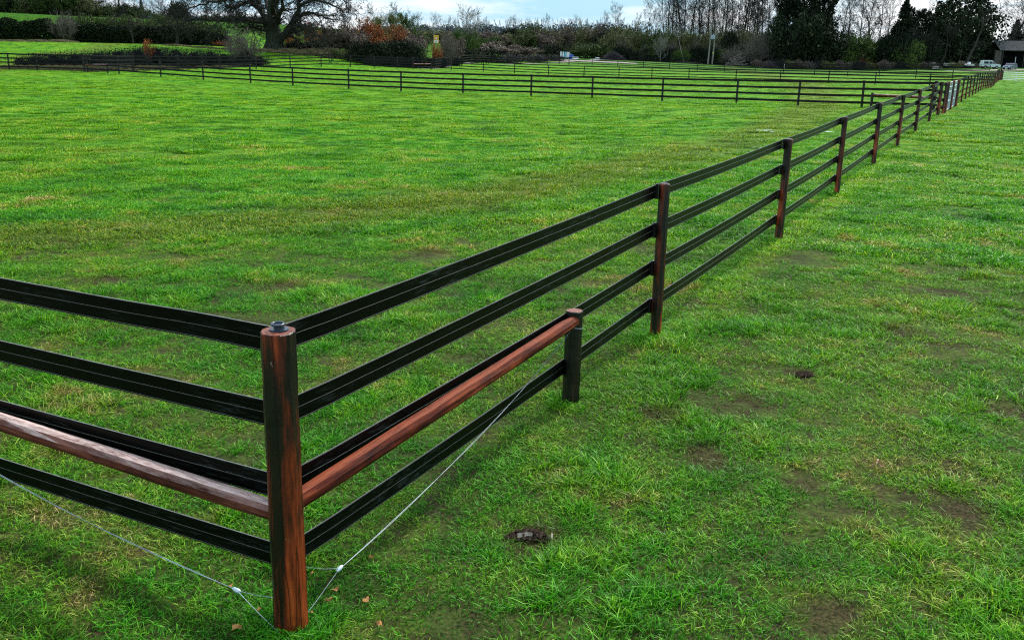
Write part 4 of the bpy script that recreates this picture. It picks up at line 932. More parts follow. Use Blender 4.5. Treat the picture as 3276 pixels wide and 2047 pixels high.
for i in range(16):
    x = 1350+i*27+rng.uniform(-8,8); Y = 168+i*3.6; shrub(('bramble','brown','grey')[i % 3], x, Y, 186+rng.uniform(-6,6), 50, 'low bramble scrub left of the striped boards', 'scrub', 'low bramble scrub in the middle distance', 'scrub', ry=.6)
for x, Y in ((1235,131),(1275,132),(1318,134),(1362,138),(1408,144),(1450,150),(1190,130)): shrub('bramble', x, Y, 187, 60, 'dark bramble mound behind the fence corner in the middle', 'brambles', 'bramble mounds behind the middle fence corner', 'bramble_mound', ry=.4)
# right-hand wood
k = 0
for x in [1920,1965,1990,2030,2072,2096] + [2120+int(11.8*i) for i in range(32)]:
    k += 1; yt = {1920:35,1965:0,1990:60,2030:40,2072:-15,2096:20}.get(x, -60-rng.uniform(0,60))
    tree('ash%d' % (k % 5), jit(x,4), 270+rng.uniform(0,28), 'tall slim bare tree of the wood behind the farthest fence', ytop=yt, ws=rng.uniform(.8,1.05), group='tall bare trees of the right hand wood')
for x in (2690,2708,2745,2770,2787,2805,2830):
    tree('ash%d' % (x % 5), x, 280+rng.uniform(0,15), 'bare tree with crooked boughs between the two dark ivy masses', ytop=-60, ws=1.25, group='bare trees between the dark ivy masses')
for i in range(26):
    x = 1930+i*22; shrub(rng.choice(['olive','green','green2','dark','olive2','olive']), x, 264+rng.uniform(0,8), 108+rng.uniform(-6,16), 80, 'mossy undergrowth below the tall bare trees', 'undergrowth', 'undergrowth of the right hand wood', 'thicket')
for i in range(20):
    x = 1960+i*27; shrub(rng.choice(['dark','dark2','dark','green']), x, 259+rng.uniform(0,3), 158+rng.uniform(-8,14), 62, 'low dark undergrowth along the front of the wood', 'undergrowth', 'low dark undergrowth along the wood', 'thicket')
for i in range(13):
    shrub(('grey','olive2')[i % 2], 1985+i*38+rng.uniform(-8,8), 262.5, rng.uniform(118,150), 55, 'pale twiggy sapling before the mossy undergrowth of the wood', 'undergrowth', 'pale twiggy saplings along the wood', 'thicket')
t = tree('pale_round', 2113, 257, 'pale many stemmed coppice tree at the front of the wood', ytop=112, ws=1.); 
shrub('grey', 2350, 257, 150, 110, 'pale tangle of fallen branches at the edge of the wood'); shrub('grey', 2440, 259, 98, 110, 'big pale green grey twiggy bush left of the black ivy mass'); shrub('grey', 2415, 258, 130, 90, 'lower pale twiggy bush in front of the big one')
tree('ivytree', 2505, 262, 'left half of the huge black ivy mass', ytop=-25, ws=.7, name='ivy_tree'); tree('ivytree', 2570, 261, 'middle of the huge black ivy mass', ytop=-50, ws=.85, name='ivy_tree'); tree('ivytree', 2625, 263, 'right half of the huge black ivy mass', ytop=-30, ws=.7, name='ivy_tree')
for x, yt, w in ((2500,70,130),(2560,40,150),(2620,60,150),(2650,110,110),(2530,110,150),(2600,110,160)): shrub('dark' if x % 20 else 'dark2', x, 259, yt, w, 'black undergrowth inside the huge ivy mass', 'undergrowth', 'black undergrowth of the ivy mass', 'thicket')
for x, yt, w, k in ((2690,122,120,'green'),(2740,116,130,'green2'),(2790,128,110,'green'),(2715,150,100,'olive2'),(2775,160,90,'olive')): shrub(k, x, 260, yt, w, 'mossy green bush in the gap between the dark masses', 'shrub', 'mossy green bushes in the gap', 'shrub')
shrub('red', 2795, 257, 186, 90, 'rusty bracken at the foot of the green bushes', ry=.4)
tree('conifer', 2880, 258, 'black layered conifer with a broad pointed top', ytop=-5, ws=.95, name='conifer'); tree('ivytree', 2925, 262, 'second black conifer leaning against the first', ytop=30, ws=.9, name='conifer')
for x, yt, w in ((2840,120,110),(2890,110,130),(2940,120,110)): shrub('dark', x, 257, yt, w, 'black bush round the foot of the conifers', 'shrub', 'black bushes round the conifers', 'shrub')
shrub('green', 2900, 254, 140, 100, 'green bush in front of the black conifer')
tree('cedar', 3030, 268, 'wide layered dark cedar with drooping shelves', ytop=-40, ws=1.0, name='cedar_tree'); tree('cedar', 3110, 272, 'second wide dark cedar behind the parked cars', ytop=-60, ws=1.0, name='cedar_tree'); tree('cedar', 2985, 270, 'cedar whose shelves touch the conifers', ytop=0, ws=.9, name='cedar_tree')
for x, yt, w in ((2970,140,100),(3020,135,120),(3075,135,120),(3120,135,110),(3000,165,90),(3060,165,90),(3110,165,90),(3140,150,80),(3165,140,80)): shrub('dark2', x, 280, yt, w, 'dark foliage backdrop standing in for the shade under the cedars', 'undergrowth', 'dark backdrop for the shade under the cedars', 'thicket')  # dark foliage placed where only shade lies under the cedars
def leaning(x0, y0, x1, y1, r_, label, Y=262, m='mid'):
    a, b_ = np.array(at(x0,y0,Y)), np.array(at(x1,y1,Y)); g = G(x0, Y); b = MB(); a[2] = g.z-.2
    q = np.random.default_rng(int(x0)); pts = [a*(1-u)+b_*u+q.normal(0,.12,3)*(0 < u < 1) for u in np.linspace(0,1,6)]
    t = thing('leaning_tree', label, 'tree', g); b.tube(np.array(pts)-np.array(g), np.linspace(r_, r_*.45, 6), 8); b.build('trunk', BM[m], t, smooth=True)
    c = MB(); P = PT(1, .1, (5,4,3), (.6,.5,.5), (.7,.6,.6), rmin=.015, shape=lambda t: 1.); P['stems'] = [(pts[-1]-np.array(g), q.normal(0,.6,3)+np.array([0,0,.8]), 4., r_*.4) for _ in range(4)]
    for lv, L in enumerate(grow(P, int(x0))):
        for p_, rr_ in L: c.tube(p_, rr_, 3, 0, False)
    c.build('crown', BM[m], t)
leaning(2973,190,2960,55,.28,'grey leaning trunk right of the conifers'); leaning(3012,188,3032,145,.34,'thick trunk leaning right under the cedar'); leaning(3040,190,3041,135,.1,'thin upright stem under the cedar')
leaning(3070,190,3082,140,.2,'pale stem left of the stacked pallets'); leaning(3090,205,3140,95,.42,'stout trunk leaning right beside the pallets',255); leaning(2192,172,2170,120,.14,'pale trunk leaning left in the wood undergrowth',257,'pale')
tree('spread1', 3215, 282, 'wide bare tree over the barn roof', ytop=-90, ws=1.4); tree('spread2', 3290, 275, 'bare tree reaching in from the right edge over the barn', ytop=-60, ws=1.3)
tree('conifer', 3238, 300, 'dark evergreen behind the barn roof', ytop=62, ws=1., name='conifer'); shrub('haze', 3270, 420, 95, 120, 'blue grey wood beyond the barn', dz=-1)

# ------------------------------------------------------------------ yellow warning sign and its pole
def sign():
    Y = 147; g = G(1388, Y); h = hgt(1388, 72, Y, g); t = thing('sign_post', 'tall pale pole carrying a yellow warning sign above the hedge', 'sign', g)
    b = MB(); b.tube([(0,0,-.1),(0,0,h)], [.09,.07], 8); b.build('pole', BM['pale'], t)
    zc = at(1395,126,Y)[2]-g.z; w, hh = .72, 1.12; x0 = .36
    b = MB(); b.box((x0,-.12,zc), (w,.03,hh)); o = b.build('sign_board', plain('yellow_sign_paint', (.75,.42,.03), .5), t)
    b = MB(); zt = zc+.15; y = -.14
    b.add([(x0-.26,y,zt-.2),(x0+.26,y,zt-.2),(x0,y,zt+.28)], [(0,1,2)]); b.build('triangle_border', plain('red_sign_paint', (.35,.03,.02), .5), o)
    b = MB(); y -= .004; b.add([(x0-.19,y,zt-.165),(x0+.19,y,zt-.165),(x0,y,zt+.19)], [(0,1,2)]); b.box((x0,-.142,zc-.33), (.56,.008,.34)); b.build('white_panels', M_WHITE, o)
    b = MB()
    for dx in (-.05,.06): b.box((x0+dx, -.149, zt-.08), (.04,.004,.13)); b.tube([(x0+dx,-.147,zt),(x0+dx,-.152,zt)], .022, 8)
    for k in range(2): b.box((x0, -.149, zc-.26-.12*k), (.4,.004,.05))
    b.build('black_marks', M_BLACK, o)
sign()
# ------------------------------------------------------------------ twin pole with transformer
def twin_pole():
    Y = 255; a, b2 = G(2266, Y), G(2282, Y-1); t = thing('transformer_pole', 'twin wooden power pole with a grey transformer before the wood', 'power pole', a)
    h1 = hgt(2270, 70, Y, a); dx = b2.x-a.x
    for X, h in ((0,h1),(dx,h1*.99)):
        b = MB(); b.tube([(X,0,-.2),(X+.15,0,h*.5),(X+.3,0,h)], [.2,.17,.14], 8); b.build('pole', BM['pale'], t)
    b = MB(); b.box((dx/2+.3,0,h1*.97), (dx+1.2,.12,.14)); b.box((dx/2+.2,0,h1*.62), (dx+.2,.1,.1)); b.build('crossarm', BM['mid'], t)
    b = MB(); zc = at(2279,120,Y)[2]-a.z; b.box((dx/2+.2,-.3,zc), (1.0,.6,.95), mi=0)
    for k in range(6): b.box((dx/2-.2+.16*k,-.64,zc), (.03,.1,.8), mi=0)
    tr = b.build('transformer', plain('grey_transformer_paint', (.42,.5,.58), .4), t)
    for k in range(3): b = MB(); b.tube([(dx/2-.1+.3*k,-.3,zc+.46),(dx/2-.1+.3*k,-.3,zc+.8)], [.06,.03], 6); b.build('insulator', BM['dark'], tr)
    b = MB(); b.box((dx+.03,-.19,at(2284,170,Y)[2]-a.z), (.26,.02,.42)); b.build('warning_plate', plain('yellow_plate', (.7,.6,.05), .5), t)
twin_pole()

# ------------------------------------------------------------------ jump stands, drums, troughs, heaps
M_BLUE = plain('blue_plastic', (.02,.09,.45), .4); M_LBLUE = plain('light_blue_paint', (.2,.6,.8), .45)
for i, x in enumerate((1793,1800,1806,1812,1817,1823)):
    Y = 226; g = G(x, Y, 200); h = hgt(x, 166+i*.4, Y, g)
    t = thing('jump_board', ['leftmost white upright jump board, leaning left','second white jump board from the left','light blue striped jump board','pale blue white jump board right of the light blue one','white jump board above the blue drum','rightmost short white jump board'][i], 'jump board', g, 0, 'upright white and blue jump boards')
    b = MB(); w = .34; n = 7
    for s_ in (-1,): 
        for k in range(n):
            u = k/n; b.box((.05*math.sin(u*2.5)+.02*i, 0, h*(u+.5/n)*(1 if i < 5 else .75)), (w*(.75+.25*math.sin(u*3.1)),.06,h/n*1.02*(1 if i < 5 else .75)))
    b.build('board', M_LBLUE if i in (2,) else M_WHITE, t); b = MB(); b.box((.24,.08,h*.42), (.1,.1,h*.84)); b.box((0,.1,.05),(.6,.5,.1)); b.build('stand', M_BLACK if i % 2 else M_BLUE, t)
def drum(x, Y, m, label, r_=.3, h=.88):
    g = G(x, Y); b = MB(); b.tube([(0,0,0),(0,0,.02),(0,0,h*.33),(0,0,h*.35),(0,0,h*.66),(0,0,h*.68),(0,0,h-.02),(0,0,h)], [r_*.97,r_,r_,r_*1.05,r_,r_*1.05,r_,r_*.96], 16)
    t = thing('drum', label, 'drum', g); b.build('barrel', m, t, smooth=False); b = MB(); b.tube([(0,0,h),(0,0,h+.02)], r_*.9, 16); b.build('lid', m, t)
drum(1826, 224, M_BLUE, 'blue plastic drum below the jump boards', .34, 1.); drum(1831, 225, M_BLUE, 'second blue drum half behind the first', .3, .9)
def trough(x, Y, L, h, label, rz=.1, m=None):
    g = G(x, Y); t = thing('trough', label, 'trough', g, rz); b = MB()
    b.box((0,0,h*.2),(L,.6,.06)); b.box((0,-.3,h*.5),(L,.05,h)); b.box((0,.3,h*.5),(L,.05,h)); b.box((-L/2,0,h*.5),(.05,.65,h*.98)); b.box((L/2,0,h*.5),(.05,.65,h*.98)); b.build('tub', m or M_WHITE, t)
    b = MB(); b.box((-L*.35,0,-.02),(.12,.5,.14)); b.box((L*.35,0,-.02),(.12,.5,.14)); b.build('skid', M_BLACK, t)
trough(1841,222,1.3,.5,'white trough right of the blue drums'); trough(1840,218,.9,.34,'low white trough in front of the other'); trough(1900,240,1.4,.45,'long white trough left of the brush heap'); trough(1912,243,.7,.75,'white upturned tub against the brush heap', .5)
def heap(x, Y, ytop, wpx, label, m='twigpurple', n=900, seed=1, ry=.6):
    g = G(x, Y); h = hgt(x, ytop, Y, g); w = wpx/2*Y/FP; q = np.random.default_rng(seed); t = thing('brush_heap', label, 'brush heap', g); b = MB()
    for _ in range(n):
        a, r_ = q.uniform(0,6.28), q.uniform(0,1)**.6; p = np.array([w*r_*math.cos(a), w*ry*r_*math.sin(a), h*(1-r_**1.6)*q.uniform(.1,1.)]); d = q.normal(0,1,3); d[2] *= .35; d /= np.linalg.norm(d)
        L = q.uniform(.6,2.2); b.tube([p-d*L/2, p+q.normal(0,.08,3), p+d*L/2], [.03,.022,.01], 3, 0, False)
    b.build('branches', BM[m], t)
heap(1962,243,165,78,'big heap of purple grey brushwood behind the farthest fence', n=1500, ry=.5); heap(2465,244,198,48,'small dark brush heap before the wood', seed=2, n=500); heap(2360,252,172,70,'heap of pale dead boughs at the wood edge', 'pale', 160, 3); heap(2700,254,196,60,'low litter of dead sticks before the ivy mass', 'mid', 160, 5)
def log(x0, x1, Y, z, label, r_=.12, m='pale', tilt=.1):
    A, B = G(x0, Y), G(x1, Y); b = MB(); q = np.random.default_rng(int(x0)); d = B-A
    pts = [np.array([d.x*u, .15*math.sin(u*5), z+d.z*u+tilt*math.sin(u*3)]) for u in np.linspace(0,1,8)]
    t = thing('fallen_log', label, 'log', A); b.tube(pts, np.linspace(r_, r_*.6, 8), 7); b.build('stem', BM[m], t, smooth=True)
    b = MB(); 
    for k in (2,4,5): p = pts[k]; b.tube([p, p+np.array([q.normal(0,.4), q.normal(0,.3), .45])], [r_*.4,.02], 5)
    b.build('branch_stub', BM[m], t)
log(2505,2560,252.5,.9,'pale fallen bough slanting at the left of the ivy mass', .12, 'pale', .7); log(2520,2610,251.5,.35,'long fallen trunk in front of the ivy mass',.16,'mid'); log(2640,2690,252.5,.7,'pale fallen bough at the right of the ivy mass'); log(2160,2250,250,.25,'grey log lying left of the power pole',.16,'mid'); log(2350,2440,250,.2,'dark log right of the power pole',.15,'mid')
b = MB(); g = G(2512, 250); b.tube([(0,0,0),(0,0,.5),(0,0,1.05)], [.09,.09,.08], 8); o = b.build('white_post', M_WHITE); o.location = g; tag(o, 'single white marker post behind the farthest fence', 'post')
# stone and timber spoil left of the cars
M_STONE = plain('pale_stone', (.3,.29,.27), .8, .2, 0, .4, 3, (.1,.1,.08)); M_PALLET = plain('weathered_pallet_wood', (.3,.28,.22), .8, .2, 0, .4, 8)
def slab(x, Y, wpx, h, z, label, rz=0, tilt=0, seed=0, group='pale stone slabs dumped left of the cars'):
    g = G(x, Y); w = wpx*Y/FP; q = np.random.default_rng(seed+int(x)); b = MB(); n = 9
    top = [(w/2*math.cos(a)*q.uniform(.8,1.1), .7*math.sin(a)*q.uniform(.8,1.1)) for a in np.linspace(0, 6.28, n, endpoint=False)]
    V = [(x_*1.02, y_*1.02, 0) for x_, y_ in top] + [(x_*.97, y_*.97, h*q.uniform(.75,1.1)) for x_, y_ in top]
    b.add(V, [(i, (i+1) % n, n+(i+1) % n, n+i) for i in range(n)]); b.add(V[n:], [tuple(range(n))])
    o = b.build('stone_slab', M_STONE); o.location = (g.x, g.y, g.z+z); o.rotation_euler = (R(tilt), R(tilt*.6), rz); tag(o, label, 'stone', group)
for i, (x, w, h, z, ti, lab) in enumerate([(2987,16,.35,1.1,4,'flat pale slab on top, first from the left'), (2985,26,.5,.5,6,'pale slab under the flat one at the left'), (2997,24,.6,0,-5,'tilted slab low at the left of the spoil'), (3028,12,.7,.7,8,'upright pale block in the middle of the spoil'),
       (3047,28,.75,.55,-3,'largest white slab left of the pallets'), (3046,24,.5,0,2,'grey slab beneath the largest white one'), (3015,22,.5,0,3,'low grey slab in the middle of the spoil'), (2960,24,.45,0,2,'low dark slab at the left end of the spoil'), (3005,18,.4,-.1,3,'small half buried slab'), (2935,26,.35,0,1,'outlying low slab nearest the conifers')]):
    slab(x, 251+rng.uniform(-1,3), w, h, z, lab, rng.uniform(-.4,.4), ti)
def pallet_stack():
    g = G(3077, 252); t = thing('pallet_stack', 'leaning stack of weathered pallets against the stout trunk', 'pallets', g)
    for k in range(6):
        b = MB(); z = .18+k*.3
        for j in range(5): b.box((.02*k,-.5+.25*j,z+.07),(1.25,.12,.025))
        for j in range(3): b.box((.02*k-.55+.55*j,0,z-.02),(.1,1.1,.13))
        b.build('pallet', M_PALLET, t)
pallet_stack()
def trailer():
    g = G(3105, 250); t = thing('flat_trailer', 'small white flat trailer with a box on it, left of the white off-roader', 'trailer', g, .05)
    b = MB(); b.box((0,0,.75),(1.9,1.3,.12)); b.box((0,-.62,.92),(1.9,.05,.28)); b.box((0,.62,.92),(1.9,.05,.28)); b.build('bed', M_WHITE, t)
    b = MB(); b.box((-.15,0,1.25),(.55,.6,.6)); b.build('box', M_WHITE, t)
    for s in (-1,1):
        b = MB(); b.tube([(.2,s*.72-.08,.33),(.2,s*.72+.08,.33)], .33, 16); b.build('wheel', M_BLACK, t)
    b = MB(); b.tube([(-.95,0,.7),(-1.6,0,.5)], .05, 6); b.build('drawbar', M_BLACK, t)
trailer()
# ------------------------------------------------------------------ cars
M_GLASS = plain('dark_car_glass', (.01,.014,.022), .08, .8, 0, .1); M_TYRE = plain('tyre_rubber', (.01,.01,.01), .8); M_RIM = plain('wheel_rim', (.35,.36,.38), .35, .5, .5)
def loft(mb, rows, mi=0, cap=True):
    n = len(rows[0]); V = [p for r_ in rows for p in r_]
    mb.add(V, [(i*n+j, i*n+(j+1) % n, (i+1)*n+(j+1) % n, (i+1)*n+j) for i in range(len(rows)-1) for j in range(n)], mi)
    if cap: mb.add(rows[0], [tuple(range(n))[::-1]], mi); mb.add(rows[-1], [tuple(range(n))], mi)
def car(x, Y, rz, paint, label, prof, glass, L=4.5, W=1.8, wheels=(-1.4,1.35), wr=.36, extras=None):
    g = G(x, Y); t = thing('parked_car', label, 'car', g, rz)
    b = MB(); hw = W/2
    lower = [(px, pz) for px, pz in prof]
    for (x0, a0, b0), (x1, a1, b1) in [((0,0,0),(0,0,0))]: pass
    rows = []
    for yy, ins in ((-hw, .06), (-hw*.97, .0), (0, 0), (hw*.97, .0), (hw, .06)):
        rows.append([(px*(1-ins*.2), yy if abs(yy) < hw*.98 else yy, pz - (ins if pz > .8 else 0)*.4) for px, pz in lower])
    loft(b, rows); b.build('body', paint, t)
    for nm, quad in glass:
        b = MB(); V = np.array(quad, float); b.add(V, [tuple(range(len(quad)))]); b.build(nm, M_GLASS, t)
    for wx in wheels:
        for s in (-1, 1):
            b = MB(); b.tube([(wx, s*(hw-.1)-.1, wr), (wx, s*(hw-.1)+.11, wr)], wr, 20); w_ = b.build('wheel', M_TYRE, t)
            b = MB(); b.tube([(wx, s*(hw+.012), wr), (wx, s*(hw+.02), wr)], wr*.6, 14); b.build('rim', M_RIM, w_)
    return t
M_PW = plain('white_car_paint', (.62,.72,.74), .25, .6, 0, .1); M_PB = plain('blue_grey_car_paint', (.05,.08,.16), .22, .7, .3, .2); M_LAMP = plain('headlamp', (.8,.85,.9), .15, .8)
y_ = -.915
ev = car(3171, 246, -.05, M_PW, 'white boxy off-roader parked side on before the barn', [(-2.25,.5),(-2.28,1.0),(-2.2,1.12),(-2.08,1.86),(-1.95,1.95),(.15,1.95),(.3,1.9),(.95,1.2),(2.05,1.08),(2.22,.95),(2.28,.5),(1.75,.42),(1.7,.7),(1.35,.82),(1.0,.7),(.95,.42),(-1.0,.42),(-1.05,.7),(-1.4,.82),(-1.75,.7),(-1.8,.45)],
     [('rear_side_window', [(-1.95,y_,1.2),(-.75,y_,1.2),(-.75,y_,1.75),(-1.85,y_,1.75)]), ('side_window', [(-.6,y_,1.2),(.15,y_,1.2),(.15,y_,1.75),(-.6,y_,1.75)]), ('quarter_window', [(.25,y_,1.2),(.85,y_,1.2),(.38,y_,1.74),(.25,y_,1.74)]),
      ('windscreen', [(.36,-.75,1.87),(.36,.75,1.87),(.97,.8,1.23),(.97,-.8,1.23)])])
b = MB(); b.box((-.9,0,2.02),(1.7,1.2,.06)); b.build('roof_rack', M_GALV, ev); b = MB(); b.box((2.29,0,.55),(.08,1.7,.18)); b.build('bumper', M_BLACK, ev)
bc = car(3236, 238, math.pi+.75, M_PB, 'dark blue estate car seen from its front corner beside the barn mouth', [(-2.2,.45),(-2.25,.95),(-2.0,1.05),(-1.7,1.45),(-1.4,1.52),(.1,1.52),(.3,1.47),(1.05,1.02),(2.0,.88),(2.2,.7),(2.22,.4),(1.7,.35),(1.65,.6),(1.3,.72),(.95,.6),(.9,.35),(-.95,.35),(-1.0,.6),(-1.35,.72),(-1.7,.6),(-1.75,.38)],
     [('windscreen', [(.36,-.7,1.46),(.36,.7,1.46),(1.06,.8,1.05),(1.06,-.8,1.05)]), ('side_window', [(-1.5,.905,1.08),(.85,.905,1.08),(.25,.905,1.42),(-1.4,.905,1.42)]), ('side_window', [(-1.5,-.905,1.08),(.85,-.905,1.08),(.25,-.905,1.42),(-1.4,-.905,1.42)])])
for s in (-1,1): b = MB(); b.box((2.16,s*.66,.72),(.14,.34,.14)); b.build('headlight', M_LAMP, bc)
b = MB(); b.box((2.235,0,.5),(.02,.5,.11)); b.build('number_plate', M_WHITE, bc)
b = MB(); g = G(3250, 241); b.tube([(0,0,0),(0,0,2.9)], [.06,.045], 8); o = b.build('pale_pole', M_WHITE); o.location = g; tag(o, 'thin white pole standing behind the dark blue car', 'pole')
# ------------------------------------------------------------------ barn
def barn():
    Y = 262; g = G(3180, Y); t = thing('barn', 'low open fronted timber barn with a grey corrugated roof at the right edge', 'barn', g, -.36); s = Y/FP
    L = 22.; D_ = 9.; He = hgt(3185, 160, Y, g); Hr = hgt(3185, 134, Y, g)+.3; x0 = 4.2*.55
    M_CLAD = plain('grey_timber_cladding', (.04,.04,.036), .85, .15, 0, .5, 5); M_ROOF = plain('grey_fibre_cement_roof', (.06,.065,.07), .8, .1, 0, .35, 1.2, (.05,.06,.04)); M_IN = plain('barn_interior_shade', (.008,.01,.016), .9)
    b = MB()                                     # corrugated roof: one slope to the front, one to the back
    n = 110; fr = np.array([0,-1.0,He]); W = []
    for k in range(n+1):
        xx = -.4+ (L+.8)*k/n; dz = .05*(k % 2)
        W += [(xx+1.6, -.7, He-.1+dz), (xx, D_*.35, Hr+dz), (xx+.0, D_, He-.1+dz)]
    b.add(W, [(3*k, 3*k+3, 3*k+4, 3*k+1) for k in range(n)] + [(3*k+1, 3*k+4, 3*k+5, 3*k+2) for k in range(n)]); b.build('roof', M_ROOF, t)
    b = MB(); b.box((L/2+.8,-.72,He-.18),(L-.2,.06,.2)); b.build('fascia', M_CLAD, t)
    b = MB()
    for k in range(10): b.box((.9*0+.25+.2*k*.75, -.4+.0*k, He/2-.1), (.1,.06,He-.15))
    b.build('slatted_wall', BM['grey'], t)
    b = MB(); b.box((.1,D_/2,He/2),(.08,D_,He)); b.box((L/2,D_-.05,He/2),(L,.08,He)); b.box((L,D_/2,He/2),(.08,D_,He)); b.build('wall', M_CLAD, t)
    b = MB(); b.box((1.0,-.3,He/2-.1),(1.9,.06,He-.25)); b.build('front_panel', M_CLAD, t)
    b = MB(); b.box((L/2,D_-.2,He/2),(L-.3,.05,He-.2)); b.build('shade_sheet', M_IN, t)  # near-black sheet stands in for the shade inside the barn
    for xx in (2.0,7,12,17): b = MB(); b.box((xx,-.45,He/2-.1),(.22,.22,He-.05)); b.build('post', M_CLAD, t)
barn()
def tractor_trailer(): pass

# ------------------------------------------------------------------ tracks, puddles, soil, leaves
def ribbon(name, pts, w, m, dz):
    V = []
    for i, p in enumerate(pts):
        a = np.array(pts[max(0,i-1)]); c = np.array(pts[min(len(pts)-1,i+1)]); d = c-a; d /= np.linalg.norm(d); nn = np.array([-d[1], d[0]])
        ww = w*(1+.25*noise.noise(Vector((i*.7, w, 0))))
        for s in (-1, -.33, .33, 1): q_ = np.array(p)+nn*s*ww/2; V.append((q_[0], q_[1], tz(*q_)+dz))
    b = MB(); b.add(V, [(4*i+j, 4*i+j+1, 4*i+5+j, 4*i+4+j) for i in range(len(pts)-1) for j in range(3)]); o = b.build(name, m); o['kind'] = 'structure'; return o
M_MUD = plain('pale_stony_mud', (.26,.235,.2), .8, .2, 0, .35, .8, (.09,.085,.05))
def dens(pts, k=5): return [tuple(np.array(a)*(1-u)+np.array(b)*u) for a, b in zip(pts[:-1], pts[1:]) for u in np.linspace(0,1,k,endpoint=False)] + [pts[-1]]
ribbon('track', dens([at(*p)[:2] for p in [(1340,216,133),(1460,212,155),(1620,207,180),(1800,203,205),(1900,203,222),(2000,206,228)]]), 1.6, M_MUD, .03)
ribbon('track', dens([at(*p)[:2] for p in [(2560,232,222),(2680,232,224),(2800,233,222),(2920,234,216),(3060,229,232),(3160,224,236),(3290,224,236)]]), 7., M_MUD, .05)
ribbon('path', dens([at(*p)[:2] for p in [(1640,206,200),(1760,204,210),(1880,206,215),(1960,210,216),(2030,214,214)]]), 5., M_MUD, .06)
b = MB(); M_WATER, tw_, bw_ = mat('puddle_water_sky_white', .18, .8); bw_.inputs['Base Color'].default_value = (.8,.83,.86,1)  # whitish base colour stands in for the sky reflected in the water
def puddle(x, y, sx, sy, seed):
    r_ = ray(x*1., y*1.); t_ = -HC/r_[2]; X, Y = r_[0]*t_, r_[1]*t_*.985; q = random.Random(seed); n = 18
    m = MB(); z0 = tz_f(X, Y)+.045; ring_ = [(X+sx*math.cos(a)*q.uniform(.6,1.15), Y+sy*math.sin(a)*q.uniform(.6,1.15), z0) for a in np.linspace(0,6.28,n,endpoint=False)]
    m.add([(X,Y,z0)]+ring_, [(0, 1+i, 1+(i+1) % n) for i in range(n)]); o = m.build('puddle', M_WATER); o['kind'] = 'structure'
puddle(2425,434,.26,.16,1); puddle(2446,430,.12,.1,4); puddle(2633,440,.16,.12,2); puddle(2455,440,.1,.09,3)
M_SOIL = plain('dark_crumbly_soil', (.07,.045,.034), .95, .1, 0, .7, 60); M_BARKBIT = plain('pale_bark_strip', (.34,.29,.24), .8, .2, 0, .3, 40); M_LEAF = plain('dead_orange_leaf', (.42,.2,.07), .7, .2, 0, .35, 50)
def clod(x, y, sx, sy, h, label, seed, bark=True):
    X, Y = gnear(x, y); q = np.random.default_rng(seed); t = thing('soil_clod', label, 'soil', (X, Y, tz_f(X, Y))); b = MB(); n = 150
    for _ in range(n):
        a, r_ = q.uniform(0,6.28), math.sqrt(q.uniform(0,1)); s = q.uniform(.006,.02)
        p = np.array([sx*r_*math.cos(a), sy*r_*math.sin(a), h*(1-r_*r_)*q.uniform(.3,1)+.01]); V = q.normal(0,1,(6,3)); V /= np.linalg.norm(V,axis=1)[:,None]
        O = np.array([(1,0,0),(-1,0,0),(0,1,0),(0,-1,0),(0,0,1),(0,0,-1)])*q.uniform(.6,1.2,(6,1)); b.add(p+O*s, [(0,2,4),(2,1,4),(1,3,4),(3,0,4),(2,0,5),(1,2,5),(3,1,5),(0,3,5)])
    b.build('soil', M_SOIL, t)
    if bark:
        b = MB(); 
        for (bx, by, L, az) in ((-.03,-.04,.06,.3),(.11,-.05,.06,1.9),(.0,-.03,.04,-.2),(.13,-.035,.05,1.4)):
            c, s = math.cos(az)*L/2, math.sin(az)*L/2; b.add([(bx-c,by-s,.03),(bx+c,by+s,.035),(bx+c-s*.35,by+s+c*.35,.05),(bx-c-s*.3,by-s+c*.3,.055)], [(0,1,2,3)])
        b.build('bark_strip', M_BARKBIT, t)
clod(1690,1722,.12,.06,.04,'lump of dark soil with pale bark strips in the right foreground grass',1)
clod(2570,1222,.07,.04,.025,'small dark soil clod in the grass right of the short brace post',2,False)
def leaf(x, y, s, label, seed):
    X, Y = gnear(x, y); q = random.Random(seed); z = tz_f(X, Y)+.035; n = 9; V = []
    for k in range(n): a = 6.283*k/n; rr = s*(1 if k % 2 else .62)*q.uniform(.8,1.1); V.append((rr*math.cos(a), rr*.7*math.sin(a), .3*s*math.sin(a*2+seed)))
    b = MB(); b.add([(0,0,.1*s)]+V, [(0,1+i,1+(i+1) % n) for i in range(n)]); o = b.build('dead_leaf', M_LEAF); o.location = (X,Y,z); o.rotation_euler = (q.uniform(-.4,.4), q.uniform(-.4,.4), q.uniform(0,6)); tag(o, label, 'leaf')
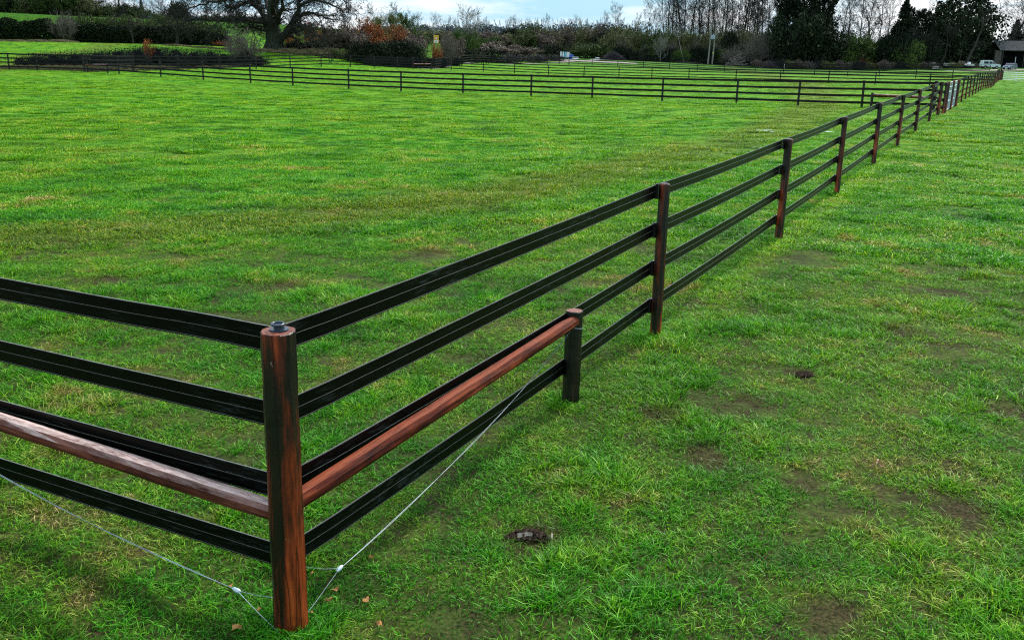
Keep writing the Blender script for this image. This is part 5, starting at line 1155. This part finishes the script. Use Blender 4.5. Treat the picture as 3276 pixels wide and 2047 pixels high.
for i, (x, y, s, lab) in enumerate([(1072,1898,.026,'curled orange leaf, upper of the pair right of the corner post'),(1055,1930,.028,'curled orange leaf, lower of the pair right of the corner post'),(1170,1932,.028,'orange dead leaf farthest right of the corner post'),(1000,1850,.018,'small brown leaf beside the right wire clamp'),
        (740,1893,.018,'small brown leaf below the left wire clamp'),(762,2030,.035,'big orange leaf at the bottom edge left of the corner post'),(832,1970,.02,'brown leaf close to the left of the corner post foot'),(997,1975,.015,'tiny orange leaf touching the foot of the corner post'),(1190,1800,.02,'brown leaf above the right wire clamp'),(1215,2015,.025,'brown leaf at the bottom edge right of the corner post')]): leaf(x, y, s, lab, i)

# ------------------------------------------------------------------ light and sky
SUN_EL, SUN_AZ = 42, 32        # azimuth right of straight ahead
w = bpy.data.worlds.new('World'); sc.world = w; w.use_nodes = True; t = w.node_tree; bg = t.nodes['Background']
sky = nd(t, 'ShaderNodeTexSky', sky_type='NISHITA'); sky.sun_disc = False; sky.sun_elevation = R(SUN_EL); sky.sun_rotation = R(SUN_AZ); sky.air_density = 1.2; sky.dust_density = 1.5
tc = nd(t, 'ShaderNodeTexCoord'); v = mapv(t, tc.outputs['Generated'], 1, 1, 3.4)
n1 = noisen(t, v, 3.8, 8, .58); n2 = noisen(t, mapv(t, tc.outputs['Generated'], 1.4, 1.4, 9), 5., 6, .6)
cf = ramp(t, mth(t, 'ADD', mth(t, 'MULTIPLY', n1, .7), mth(t, 'MULTIPLY', n2, .3)), [(.43, (0,0,0)), (.56, (1,1,1))])
cc = ramp(t, n2, [(.36, (7.6,9.2,10.4)), (.47, (12.6,12.8,13.))])
blue = mixc(t, .75, sky.outputs[0], (4.2,8.8,12.))
c = mixc(t, mth(t, 'MULTIPLY', cf, .95), blue, cc); t.links.new(c, bg.inputs[0]); bg.inputs[1].default_value = .1
sl = bpy.data.lights.new('sun', 'SUN'); sl.energy = 4.6; sl.angle = R(6); sl.color = (1,.95,.86); so = link('sun', sl)
d = Vector((math.sin(R(SUN_AZ))*math.cos(R(SUN_EL)), math.cos(R(SUN_AZ))*math.cos(R(SUN_EL)), math.sin(R(SUN_EL)))); so.rotation_euler = d.to_track_quat('Z', 'Y').to_euler()
sc.view_settings.view_transform = 'Standard'; sc.view_settings.look = 'None'; sc.view_settings.exposure = 0
sc.cycles.max_bounces = 5; sc.cycles.use_denoising = False; sc.cycles.pixel_filter_type = 'BLACKMAN_HARRIS'; sc.cycles.filter_width = 1.15
